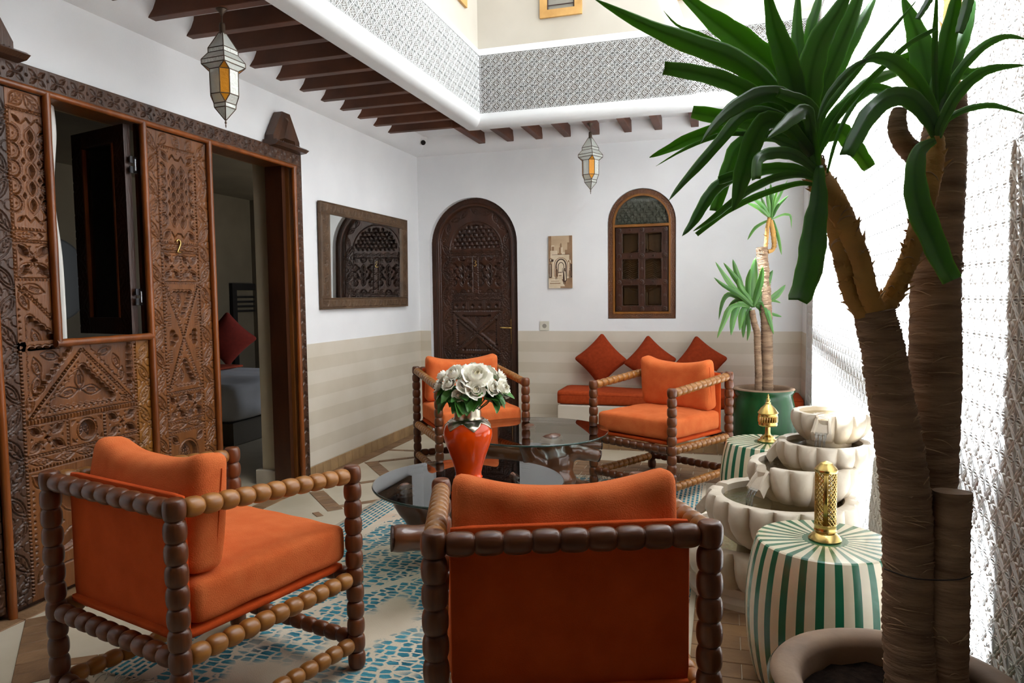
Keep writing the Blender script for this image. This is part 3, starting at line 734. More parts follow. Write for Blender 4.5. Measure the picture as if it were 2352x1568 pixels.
# bed
LINEN = mat('white_linen', '#dfdfe2', rough=.8, scale=3, bump=.15, bscale=8)
THROW = mat('orange_throw', '#9c3c1e', rough=.9, scale=30, bump=.1)
PILL = mat('dark_red_pillow', '#7c2216', rough=.9, scale=30, bump=.1)
def rounded(w, d, h, r, n=(14,14,8), deform=None):
    """rounded box grid centred on the origin, optionally deformed"""
    mb = MB(); half = np.array([w/2, d/2, h/2]); key = {}; V = []; Fs = []
    def grid(a, b, c, sg, na, nb):
        ids = []
        for i in range(na+1):
            for j in range(nb+1):
                p = np.zeros(3); p[a] = half[a]*(2*i/na-1); p[b] = half[b]*(2*j/nb-1); p[c] = sg*half[c]
                k = tuple(np.round(p, 6))
                if k not in key:
                    q = np.clip(p, -(half-r), half-r); dlt = p-q; nrm = np.linalg.norm(dlt)
                    key[k] = len(V); V.append(q+dlt/nrm*r if nrm > 1e-9 else p)
                ids.append(key[k])
        for i in range(na):
            for j in range(nb):
                f = (ids[i*(nb+1)+j], ids[(i+1)*(nb+1)+j], ids[(i+1)*(nb+1)+j+1], ids[i*(nb+1)+j+1])
                Fs.append(f if sg > 0 else f[::-1])
    for (a,b,c) in ((0,1,2),(1,2,0),(2,0,1)):
        for sg in (1,-1): grid(a, b, c, sg, n[a], n[b])
    V = np.array(V)
    if deform: V = deform(V)
    return mb.add(V.tolist(), Fs)
def lin_map(mb, loc, rot=(0,0,0)):
    from mathutils import Euler
    R = Euler(rot).to_matrix(); L = Vector(loc); mb.v = [tuple(R @ Vector(p)+L) for p in mb.v]; return mb
# bedroom furniture
bed = thing('bed', 'bed with white linen seen through the open carved doorway', 'bed', (-5.0, 5.9, 0))
def duvet(V):
    x, y, z = V[:,0].copy(), V[:,1].copy(), V[:,2].copy()
    V[:,2] += .018*np.sin(y*9)*np.cos(x*5); V[:,0] += .012*np.sin(z*25+y*6); V[:,1] += .01*np.sin(z*19+x*7); return V
lin_map(rounded(1.9, 1.62, .36, .10, (18,18,8), duvet), (-5.3, 6.30, .40)).build('duvet', LINEN, bed, True)
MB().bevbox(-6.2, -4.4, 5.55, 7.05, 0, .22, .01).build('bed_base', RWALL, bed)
lin_map(rounded(.55, 1.66, .03, .012, (8,18,2)), (-5.75, 6.30, .595)).build('throw', THROW, bed, True)
def squash(V):
    r = np.maximum(np.abs(V[:,0]), np.abs(V[:,2]))/.25; e = np.clip(1-np.abs(V[:,0]/.25)**2.2, 0, 1)*np.clip(1-np.abs(V[:,2]/.25)**2.2, 0, 1)
    V[:,1] *= .12+.95*np.sqrt(e); s = 1-.10*(1-np.abs(V[:,0]/.25))*(np.abs(V[:,2]/.25)); V[:,0] *= 1
    k = np.abs(V[:,2]/.25); m = np.abs(V[:,0]/.25); V[:,0] *= 1-.10*(1-k**2); V[:,2] *= 1-.10*(1-m**2); return V
def pillow_mb(size=.5, th=.2): 
    mb = rounded(.5, th, .5, .05, (16,6,16), squash); mb.v = [(x*size/.5, y, z*size/.5) for x,y,z in mb.v]; return mb
pw = thing('scatter_cushion', 'dark red cushion standing on the bed behind the open carved doorway', 'cushion', (-5.85, 7.1, .6))
lin_map(pillow_mb(.50), (-5.78, 7.25, .90), (.2, PI/4, math.radians(50))).build('cushion_cover', PILL, pw, True)
hb = thing('headboard_frame', 'black framed striped panel on the bedroom wall above the bed', 'headboard', (-6.9, 9.2, 0))
BLK = mat('black_wood', '#1b1715', rough=.5)
MB().box(-6.99,-6.94,8.85,8.95,0,1.62).box(-6.99,-6.94,8.95,9.38,1.52,1.62).build('frame', BLK, hb)
mb = MB()
for k in range(4): mb.box(-6.99, -6.955, 8.95, 9.38, 1.40-.07*k, 1.43-.07*k)
mb.build('stripes', BLK, hb)
rmr = thing('round_mirror', 'round dark mirror hanging in the bedroom seen through the wicket', 'mirror', (-6.98, 5.9, 1.7))
n = 32; mb = MB(); mb.prism([(5.95+.46*math.cos(2*PI*i/n), 1.62+.46*math.sin(2*PI*i/n)) for i in range(n)], 'x', -6.99, -6.95); mb.build('rim', BLK, rmr)
MIRROR = mat('mirror_glass', '#e8ecea', '#e8ecea', rough=.015, metal=1)
mb = MB(); mb.prism([(5.95+.44*math.cos(2*PI*i/n), 1.62+.44*math.sin(2*PI*i/n)) for i in range(n)], 'x', -6.951, -6.945); mb.build('dark_glass', mat('dark_glass', '#161310', rough=.3), rmr)
# curtain at the wicket
CURT = mat('white_curtain', '#dcd9d3', rough=.9, scale=3, sub=.1)
cu = thing('curtain', 'white curtain edge hanging inside the wicket opening', 'curtain', (-3.12, 2.6, 1.2))
V = []; F = []; nv, nu = 40, 24
for j in range(nv+1):
    t = j/nv; z = 1.12+1.2*t
    for i in range(nu+1):
        s_ = i/nu; edge = 2.70+.018*math.exp(-((t-.92)/.12)**2)-.02*math.exp(-((t-.62)/.15)**2)
        y = 2.42+(edge-2.42)*s_; V.append((-3.10+.014*math.sin(s_*20+t*3)-.05*(1-s_)*.3, y, z))
for j in range(nv):
    for i in range(nu): a = j*(nu+1)+i; F.append((a, a+1, a+nu+2, a+nu+1))
o = MB().add(V, F).build('curtain_cloth', CURT, cu, True); md = o.modifiers.new('s', 'SOLIDIFY'); md.thickness = .003
# ================= door_2: arched carved door "3" =================
d2 = link('door_2', None); d2.location = (-2.43, BY+.06, 0); tag(d2, kind='structure')
DF = BY+.058
onB = lambda off=0: (lambda u, v, h: (u, DF+off-h, v))
x0, x1, z0, zs = DA; R = (x1-x0)/2; UC = (x0+x1)/2
def arch_mask(c, inset):
    gu, gv = np.meshgrid(c.U, c.V); r = R-inset
    return (np.abs(gu-UC) <= r) & ((gv <= zs) | (np.hypot(gu-UC, gv-zs) <= r))
c = Cv(x0+.002, x1-.002, .0, zs+R-.002, .0046)
gu, gv = np.meshgrid(c.U, c.V)
rr = np.where(gv > zs, np.hypot(gu-UC, gv-zs), np.abs(gu-UC))       # distance from the arch's spine
par = np.where(gv > zs, zs+(R)*np.arctan2(gv-zs, np.abs(gu-UC)), gv)  # length along it
c.H[:] = 0
fr = rr > R-.052; ph = (par/.05) % 1; t = (rr-(R-.052))/.052
zz = np.abs(((par/.045) % 1)-.5)*2; gro = fr & (np.abs(((zz+t*1.6)*2.2) % 1-.5) < .16); c.H[gro] = -.005
roll = (rr <= R-.052) & (rr > R-.085); c.H[roll] = -.002+.012*np.sqrt(np.clip(1-((rr[roll]-(R-.0685))/.0165)**2, 0, 1))
c.H[rr <= R-.085] = -.032
B0 = -.032; c.gain = 1
def sub(fn):   # draw the slab on its own canvas then merge
    k = Cv(x0+.002, x1-.002, .0, zs+R-.002, .0046); fn(k); m = rr <= R-.086; c.H[m] = B0+np.where(k.H[m] < 0, k.H[m]*1.5, k.H[m])
def slab(k):
    L, Rr = UC-.36, UC+.36
    k.leaf_col(L+.005, L+.088, .04, zs+.02, .13); k.leaf_col(Rr-.088, Rr-.005, .04, zs+.02, .13)
    for i in range(9):
        a = PI*(i+.5)/9; rad = .335; k.leaf((UC+rad*math.cos(a), zs+rad*math.sin(a)), a+PI/2+(.5 if i % 2 else -.5), .11, .045)
    # pierced half-round transom
    m = (np.hypot(gu-UC, gv-(zs-.045)) < .275) & (gv > zs-.045); k.H[m] = -.004
    p = .052
    for j in range(7):
        for i in range(-6, 7):
            u = UC+i*p+(p/2 if j % 2 else 0); v = zs-.020+j*p*.78
            if math.hypot(u-UC, v-(zs-.045)) < .250: k.disc((u, v), .0165, -.020)
            u2 = u+p/2
            if math.hypot(u2-UC, v+.012-(zs-.045)) < .245: k.line((u2-.012,v+.014),(u2+.012,v+.014),.0035,-.020); k.line((u2,v+.002),(u2,v+.026),.0035,-.020)
    k.arc((UC, zs-.045), .283, 0, PI, .004, .006, 'max', 40)
    a, b = UC-.265, UC+.265
    for i in range(6): k.leaf((a+.045+i*.088, zs-.085), .0, .085, .034)
    k.dentil((a, zs-.115), (b, zs-.115), .010, .018)
    T, Bm = zs-.125, 1.415
    for q0, q1 in ((a, UC-.030), (UC+.030, b)):
        m_ = (q0+q1)/2; k.path([(q0,Bm),(q1,Bm),(q1,T),(q0,T),(q0,Bm)], .003, -.006)
        k.half_discs(q0+.012, Bm+.07, T-.06, 3, .034, 1); k.half_discs(q1-.012, Bm+.07, T-.06, 3, .034, -1)
        k.arc((m_, T), .036, PI, 2*PI, .004, -.014); k.arc((m_, T), .022, PI, 2*PI, .003, -.006); k.arc((m_, Bm), .036, 0, PI, .004, -.014); k.arc((m_, Bm), .022, 0, PI, .003, -.006)
        k.braid(m_, Bm+.075, T-.065, 3, .06, -.014)
        for v in (Bm+.165, Bm+.265):
            for sx in (-1, 1): q = .018; u = m_+sx*.058; k.poly([(u-q,v),(u,v+q),(u+q,v),(u,v-q)], -.016)
        for i in range(3): k.leaf((q0+.03+i*.085, T-.025), (.6,-.6,.6)[i], .05, .024); k.leaf((q0+.03+i*.085, Bm+.022), (-.6,.6,-.6)[i], .05, .024)
    k.tri_row((UC-.028, Bm), (UC-.028, T), -1, .010, .022); k.tri_row((UC+.028, Bm), (UC+.028, T), 1, .010, .022)
    for i in range(5): k.path([(UC-.02, Bm+.03+i*.08), (UC+.02, Bm+.06+i*.08)], .003, -.005); k.path([(UC-.02, Bm+.06+i*.08), (UC+.02, Bm+.03+i*.08)], .003, -.005)
    k.dentil((a, 1.405), (b, 1.405), .010, .018)
    for i in range(6): k.leaf((a+.045+i*.088, 1.375), (.1,-.1)[i % 2], .085, .034)
    k.dentil((a, 1.345), (b, 1.345), .010, .018)
    for i in range(3):
        u0_, u1_ = a+.008+i*.177, a+.168+i*.177
        for dx in (-.04, .0, .04): u = (u0_+u1_)/2+dx; q = .020 if dx else .0; k.poly([(u-.018,1.285),(u,1.285+.022),(u+.018,1.285),(u,1.285-.022)], -.015) if dx else None
        k.path([(u0_,1.245),(u1_,1.245),(u1_,1.33),(u0_,1.33),(u0_,1.245)], .0028, -.006); k.tri_row((u0_+.01,1.325),(u1_-.01,1.325),-1,.009,.02); k.tri_row((u0_+.01,1.25),(u1_-.01,1.25),1,.009,.02)
    k.dentil((a, 1.232), (b, 1.232), .010, .018)
    for (t0, t1) in ((.80, 1.22), (.30, .72)):
        cc = (UC, (t0+t1)/2)
        for p_ in ((a, t0), (b, t0), (a, t1), (b, t1)): k.dentil(p_, cc, .010, .018)
        hh = (t1-t0)/2
        for sx, sy in ((0,1),(0,-1),(1,0),(-1,0)):
            tip = (cc[0]+sx*.05, cc[1]+sy*.05); e1 = (cc[0]+sx*.21-sy*.14, cc[1]+sy*hh*.82-sx*hh*.6); e2 = (cc[0]+sx*.21+sy*.14, cc[1]+sy*hh*.82+sx*hh*.6)
            k.poly([tip, e1, e2], -.012); k.tri_row(e1, e2, 1 if (sx*1+sy*-1) > 0 else -1, .014, .022, -.02)
            k.path([tip, e1, e2, tip], .004, -.004)
            k.leaf(((tip[0]+e1[0]+e2[0])/3, (tip[1]+e1[1]+e2[1])/3), math.atan2(sy, sx), .08, .04, g=-.017)
            for e in (e1, e2): k.disc(e, .013, -.018)
        k.dentil((a, t0-.012), (b, t0-.012), .010, .018)
    k.dentil((a, .28), (a, 1.9), .009, .018); k.dentil((b, .28), (b, 1.9), .009, .018)
    for i in range(3): k.petals4(a+.008+i*.177, a+.168+i*.177, .735, .785, -.014); 
    k.petals4(a+.02, b-.02, .06, .26, -.015)
sub(slab)
c.mask = arch_mask(c, .0)
c.build('carved_door_leaf', WOOD_3, d2, onB(), .05)
mb = MB(); pts = arch(x0+.002, x1-.002, 0, zs); mb.prism(pts, 'y', DF+.085, DF+.12); mb.build('backing_board', WOOD_3, d2)
stroke3 = [(-2.455,1.745),(-2.449,1.752),(-2.440,1.754),(-2.431,1.749),(-2.429,1.740),(-2.435,1.731),(-2.445,1.727),(-2.433,1.723),(-2.427,1.712),(-2.429,1.701),(-2.439,1.694),(-2.450,1.696),(-2.456,1.705)]
mb = MB(); mb.tube([(u, DF+.036, v-.005) for u, v in stroke3], .0048, 8); mb.build('brass_number', BRASS, d2, smooth=True)
hd = MB().bevbox(-2.066, -2.026, DF+.028, DF+.042, .897, 1.150, .004)
hd.build('handle_plate', BRASS, d2)
MB().tube([(-2.046,DF+.03,1.062),(-2.046,DF-.02,1.062),(-2.06,DF-.028,1.062),(-2.16,DF-.028,1.066)], .0085, 10).build('lever_handle', BRASS, d2, smooth=True)
MB().tube([(-2.046,DF+.022,.965),(-2.046,DF+.03,.965)], .008, 10).build('key_hole', DARK, d2)
# ================= window_1: arched window =================
w1 = link('window_1', None); w1.location = (-.75, BY, 1.15); tag(w1, kind='structure')
WF = BY+.022; x0, x1, z0, zs = WA; Rw = (x1-x0)/2; UW = (x0+x1)/2
onW = lambda off=0: (lambda u, v, h: (u, WF+off-h, v))
c = Cv(x0+.003, x1-.003, z0+.003, zs+Rw-.003, .0036)
gu, gv = np.meshgrid(c.U, c.V)
rr = np.where(gv > zs, np.hypot(gu-UW, gv-zs), np.maximum(np.abs(gu-UW), (z0+Rw-gv)))
par = np.where(gv > zs, zs+Rw*np.arctan2(gv-zs, np.abs(gu-UW)), np.where(np.abs(gu-UW) > (z0+Rw-gv), gv, gu))
zz = np.abs(((par/.042) % 1)-.5)*2; t = (rr-(Rw-.045))/.045
c.H[(rr > Rw-.043) & (np.abs(((zz+t*1.5)*2) % 1-.5) < .15)] = -.005
c.mask = (rr <= Rw-.002) & (rr >= Rw-.050); c.build('carved_frame', WOOD_W, w1, onW(), .03)
def ring(name, ro, ri, y0, y1, m, zb=None):
    mb = MB(); n = 24; zb_ = z0+Rw-ro; zi = z0+Rw-ri
    O = [(UW-ro, zb_)]+[(UW-ro*math.cos(PI*i/n), zs+ro*math.sin(PI*i/n)) for i in range(n+1)]+[(UW+ro, zb_)]
    I = [(UW-ri, zi)]+[(UW-ri*math.cos(PI*i/n), zs+ri*math.sin(PI*i/n)) for i in range(n+1)]+[(UW+ri, zi)]
    k = len(O); vs = []
    for y in (y0, y1): vs += [(p[0], y, p[1]) for p in O]+[(p[0], y, p[1]) for p in I]
    fs = []
    for i in range(k):
        j = (i+1) % k
        fs += [(i, j, k+j, k+i), (2*k+i, 3*k+i, 3*k+j, 2*k+j), (i, 2*k+i, 2*k+j, j), (k+i, k+j, 3*k+j, 3*k+i)]
    mb.add(vs, fs); return mb.build(name, m, w1)
ring('inner_frame', Rw-.048, Rw-.066, WF-.004, WF+.05, WOOD_L)
MB().bevbox(UW-Rw+.055, UW+Rw-.055, WF-.006, WF+.05, 2.017, 2.042, .003).build('transom_bar', WOOD_L, w1)
# pierced transom board behind glass
TR = mat('grey_transom_wood', '#8d7f74', '#766a60', rough=.5, scale=6)
k = Cv(x0+.06, x1-.06, 2.042, zs+Rw-.06, .0034); p = .0605
for j in range(5):
    for i in range(-5, 6):
        u = UW+i*p+(p/2 if j % 2 else 0); v = 2.072+j*p*.78
        for a in range(8): k.lens((u+.007*math.cos(a*PI/4), v+.007*math.sin(a*PI/4)), a*PI/4, .026, .012, -.015)
        k.line((u+p/2-.012,v-.022),(u+p/2+.012,v-.022),.003,-.015); k.line((u+p/2,v-.034),(u+p/2,v-.010),.003,-.015)
        k.path([(u-p/2,v),(u,v+p*.39),(u+p/2,v)], .0012, -.003)
gu, gv = np.meshgrid(k.U, k.V); k.mask = np.hypot(gu-UW, gv-zs) < Rw-.062
k.mask |= (gv < zs) & (np.abs(gu-UW) < Rw-.062)
k.build('pierced_transom', TR, w1, onW(.03), .02)
mb = MB(); n = 24; ro = Rw-.062; P = [(UW-ro, 2.042)]+[(UW-ro*math.cos(PI*i/n), zs+ro*math.sin(PI*i/n)) for i in range(n+1)]+[(UW+ro, 2.042)]
mb.prism(P, 'y', WF+.052, WF+.07); mb.build('transom_backing', DARK, w1)
PANE = pane_mat('window_pane')
MB().box(x0-.05, x1+.05, WF+.10, WF+.13, z0-.05, zs+Rw+.05).build('backing_board', DARK, w1)  # added board that stops sky light leaking in round the sash
mb = MB(); mb.prism(P, 'y', WF+.018, WF+.021); mb.build('transom_pane', PANE, w1)
# sash with six panes and carved roundels at every crossing
sx = [UW-.215, UW, UW+.215]; sz = [1.235, 1.48, 1.725, 1.975]
L_, R_, B_, T_ = UW-.243, UW+.243, 1.222, 2.015
sb = MB()
for u in sx: sb.bevbox(u-.028, u+.028, WF+.012, WF+.042, B_, T_, .004)
for v in (1.245, 1.497, 1.745, 1.988): sb.bevbox(L_, R_, WF+.0125, WF+.0415, v-.026, v+.026, .004)
sb.build('sash', WOOD_3, w1)
rb = MB(); rope = MB(); ctr = [(1.271, 1.471), (1.523, 1.719), (1.771, 1.962)]
for u in sx:
    for v in (1.245, 1.497, 1.745, 1.988, 1.371, 1.621, 1.866):
        r = .025 if v in (1.245,1.497,1.745,1.988) else .017
        pr = [(r,0),(r,.006),(r*.72,.008),(r*.66,.004),(r*.4,.004),(r*.3,.009),(0.001,.010)]; q = MB().lathe(pr, n=14); rb.add([(u+x, WF+.012-z, v+y) for x,y,z in q.v], q.f)
    for v0, v1 in ctr: rb.bevbox(u-.006, u+.006, WF+.006, WF+.013, v0+.02, v1-.02, .002)
for u in (UW-.107, UW+.107):
    for v in (1.245, 1.497, 1.745, 1.988): pr = [(.016,0),(.016,.006),(.008,.007),(.006,.003),(.001,.008)]; q = MB().lathe(pr, n=12); rb.add([(u+x, WF+.012-z, v+y) for x,y,z in q.v], q.f)
rb.build('carved_roundels', WOOD_3, w1)
for u0_, u1_ in ((UW-.187, UW-.028), (UW+.028, UW+.187)):
    for v0, v1 in ctr:
        mb = MB(); per = [(u0_,v0),(u1_,v0),(u1_,v1),(u0_,v1),(u0_,v0)]
        for a, b in zip(per, per[1:]): mb.beads((a[0],WF+.016,a[1]), (b[0],WF+.016,b[1]), int(math.hypot(b[0]-a[0], b[1]-a[1])/.012), .006, 6, 3)
        mb.build('rope_moulding', WOOD_3, w1)
        MB().box(u0_-.004, u1_+.004, WF+.026, WF+.029, v0-.004, v1+.004).build('pane', PANE, w1)
# inner shutters behind the panes
k = Cv(L_, R_, B_, T_, .0042)
for s_, (q0, q1) in enumerate(((L_+.01, UW-.004), (UW+.004, R_-.01))):
    for v0, v1 in ((1.25, 1.48), (1.74, 1.99)):
        k.path([(q0+.05,v0+.03),(q1-.02,v0+.03),(q1-.02,v1-.03),(q0+.05,v1-.03),(q0+.05,v0+.03)], .004, -.008)
        cu_ = UW; rad = .085; k.arc((cu_, 1.62 if v0 < 1.5 else 1.60), .20 if v0 > 1.5 else .19, 0, 2*PI, .004, -.008, n=40)
    for i in range(12): v = 1.50+i*.02; k.path([(q0+.02,v),((q0+q1)/2-.02,v+.03),((q0+q1)/2+.02,v-.0),(q1-.01,v+.03)], .0028, -.006)
k.line((UW,B_),(UW,T_),.004,-.012)
k.build('inner_shutter', WOOD_W, w1, onW(.075), .02)
# ================= upper windows =================
HONEY = mat('honey_wood', '#c49a5c', '#a97d43', rough=.5, scale=4, stretch=(2,2,2), detail=8, bump=.1)
IRON = mat('wrought_iron', '#3a2420', rough=.6)
UPG = mat('upper_pane', '#8d8a80', rough=.1)
def upper_window(name, axis, a, b, z0, face, sgn, z1=4.75):
    w = link(name, None); w.location = ((a+b)/2, face, z0) if axis == 'x' else (face, (a+b)/2, z0); tag(w, kind='structure')
    P = (lambda u, d, v: (u, face+sgn*d, v)) if axis == 'x' else (lambda u, d, v: (face+sgn*d, u, v))
    fw, pr = .062, .022
    def bar(pts, name='frame'):
        vs = [P(u, 0, v) for u, v in pts]+[P(u, pr, v) for u, v in pts]
        MB().add(vs, [(0,1,2,3),(7,6,5,4)]+[(i,(i+1)%4,4+(i+1)%4,4+i) for i in range(4)]).build(name, HONEY, w)
    bar([(a,z0),(b,z0),(b-fw,z0+fw),(a+fw,z0+fw)]); bar([(a,z1),(b,z1),(b-fw,z1-fw),(a+fw,z1-fw)])
    bar([(a,z0),(a+fw,z0+fw),(a+fw,z1-fw),(a,z1)]); bar([(b,z0),(b-fw,z0+fw),(b-fw,z1-fw),(b,z1)])
    def bx(u0, u1, d0, d1, v0, v1, nm, m):
        q = MB().box(u0, u1, d0, d1, v0, v1); q.v = [P(x, y, z) for x, y, z in q.v]; q.build(nm, m, w)
    bx(a+fw, b-fw, .001, .003, z0+fw, z1-fw, 'pane', UPG)
    g = MB(); uc = (a+b)/2
    for u in (a+fw+.006, b-fw-.006): g.tube([P(u,.012,z0+fw), P(u,.012,z1-fw)], .005, 6)
    for i in range(4):
        v = z0+fw+.035+i*.24; g.tube([P(a+fw,.012,v), P(b-fw,.012,v)], .004, 6)
        for sx in (-1, 1):
            for sc in (0, 1):
                c0 = (uc+sx*.055, v+.06+sc*.09); r = .04
                g.tube([P(c0[0]+sx*r*(1-.09*j)*math.cos(j*.7+sc*PI), .012, c0[1]+r*(1-.09*j)*math.sin(j*.7+sc*PI)) for j in range(10)], .0032, 6)
    g.build('iron_grille', IRON, w)
upper_window('window_2', 'x', -1.491, -1.135, 3.690, CY+U, -1)
upper_window('window_3', 'x', -.372, -.02, 3.700, CY+U, -1)
upper_window('window_4', 'y', 5.27, 5.615, 3.735, CX-U, 1)
lan = thing('wall_lantern', 'dark pierced metal lantern on the upper wall behind the plant', 'lantern', (.50, CY-.03, 3.62))
mb = MB().lathe([(.012,0),(.05,.02),(.085,.09),(.09,.16),(.07,.24),(.03,.30),(.01,.33)], (.50, CY-.08, 3.60), 18); mb.build('pierced_shade', IRON, lan, True)
MB().box(.47,.53,CY-.03,CY+U,3.66,3.86).build('wall_bracket', IRON, lan)
# ---------------- four bobbin armchairs ----------------
def bobbin_mats(nm, c1, c2):
    return [mat(nm+'_'+ax, c1, c2, rough=.34, scale=5, stretch=st, detail=7, bump=.08, bscale=12, jitter=.20, contrast=.85, coat=.12)
            for ax, st in (('x', (.8,9,9)), ('y', (9,.8,9)), ('z', (9,9,.8)))]
BOB = bobbin_mats('bobbin_wood', '#77411f', '#43200e'); BOBL = bobbin_mats('bobbin_wood_light', '#ab7434', '#7a481c')
def velvet(name, a, b, nub=.35):
    m = mat(name, a, b, rough=.95, scale=14, detail=9, bump=nub, bscale=260, sheen=.5, contrast=.75, spec=.15); return m
VEL = velvet('orange_chenille', '#dc7540', '#cb5c2a')
VELB = velvet('orange_back_cloth', '#c9511f', '#b54416', .2)
CW, CD, TF_, TB_ = .674, .701, .757, .812
def make_chair(label):
    t = thing('bobbin_armchair', label, 'armchair', (0,0,0), 'orange bobbin armchairs round the glass tables')
    R = .0325; hw, hd = CW/2, CD/2; P = lambda name, mb, m, sm=True, ang=None: mb.build(name, m, t, sm, world=False, angle=ang)
    for sx in (-1, 1):
        P('leg', MB().beads((sx*hw, hd, 0), (sx*hw, hd, TF_), 12, R, 20, 10), BOB[2])
        P('leg', MB().beads((sx*hw, -hd, 0), (sx*hw, -hd, TB_), 13, R, 20, 10), BOB[2])
        P('arm_rail', MB().beads((sx*hw, -hd+.028, TB_-.034), (sx*hw, hd-.028, TF_-.033), 11, .0300, 18, 10, .60), BOBL[1])
        P('seat_rail', MB().beads((sx*hw, -hd+.028, .342), (sx*hw, hd-.028, .342), 11, .0300, 18, 10, .55), BOBL[1])
        P('stretcher', MB().beads((sx*hw, -hd+.028, .096), (sx*hw, hd-.028, .096), 11, .0290, 16, 10, .55), BOBL[1])
    P('back_rail', MB().beads((-hw+.028, -hd, TB_-.034), (hw-.028, -hd, TB_-.034), 9, .0305, 18, 10, .62), BOB[0])
    for y in (hd, -hd):
        P('seat_rail', MB().beads((-hw+.028, y, .342), (hw-.028, y, .342), 10, .0300, 18, 10, .55), BOB[0])
        P('stretcher', MB().beads((-hw+.028, y, .104), (hw-.028, y, .104), 10, .0290, 16, 10, .55), BOB[0])
    P('seat_base', lin_map(rounded(CW-.070, CD-.045, .030, .013, (10,10,3)), (0, .004, .382)), VELB)
    P('back_panel', lin_map(rounded(CW-.070, .028, .425, .0135, (12,4,10)), (0, -hd+.053, .592)), VELB)
    def seat(V):
        x, y = V[:,0]/((CW-.05)/2), V[:,1]/(.30); V[:,2] += np.where(V[:,2] > 0, .020*np.clip(1-x**2,0,1)*np.clip(1-(y*.9)**2,0,1), 0)
        e = np.abs(V[:,2])/.075; V[:,0] *= 1+.012*(1-e**2); V[:,1] *= 1+.012*(1-e**2); V[:,2] += .002*np.sin(V[:,0]*37)*np.cos(V[:,1]*29); return V
    P('seat_cushion', lin_map(rounded(CW-.058, CD-.085, .135, .026, (22,22,8), seat), (0, .030, .468)), VEL)
    def backc(V):
        w, h = .295, .185; x = V[:,0]/w; z = V[:,2]/h; top = np.clip((z+.2)/1.2, 0, 1)
        V[:,2] += top*(-.040*np.clip(1-x**2, 0, 1)**1.0+.012*np.abs(x)**3)
        V[:,1] += np.sign(V[:,1])*.022*np.clip(1-x**2,0,1)*np.clip(1-z**2,0,1)
        V[:,0] *= 1-.03*np.clip(1-z**2, 0, 1)*0+.015*np.clip(-z,0,1); V[:,1] += .004*np.sin(V[:,0]*31+V[:,2]*17); return V
    bc = lin_map(rounded(.588, .125, .365, .042, (26,8,18), backc), (0, 0, 0)); 
    P('back_cushion', lin_map(bc, (.0, -hd+.152, .722), (math.radians(-7), 0, 0)), VEL)
    # stitched seams along the side faces of the back cushion and the seat
    for sx in (-1, 1):
        pts = [(sx*.2942, .022, -.135+.27*k/9) for k in range(10)]
        P('seam', lin_map(MB().tube(pts, .0022, 5), (0, -hd+.152, .722), (math.radians(-7), 0, 0)), VELB)
    return t
chair_specs = [('orange armchair with beaded wooden frame at the left, beside the carved door', -1.714, 2.024, -14.54),
               ('orange armchair nearest the camera, seen from its dark back', -.470, 1.978, 20.98),
               ('orange armchair in front of the arched door, behind the white roses', -1.908, 5.177, 217.26),
               ('orange armchair standing before the bench with three cushions', -.432, 5.166, 149.18)]
first = None
for lab, x, y, a in chair_specs:
    if first is None: first = make_chair(lab); o = first
    else: o = dup(first); o['label'] = lab
    o.location = (x, y, .0125 if y < 5.0 else .010); o.rotation_euler = (0, 0, math.radians(a))
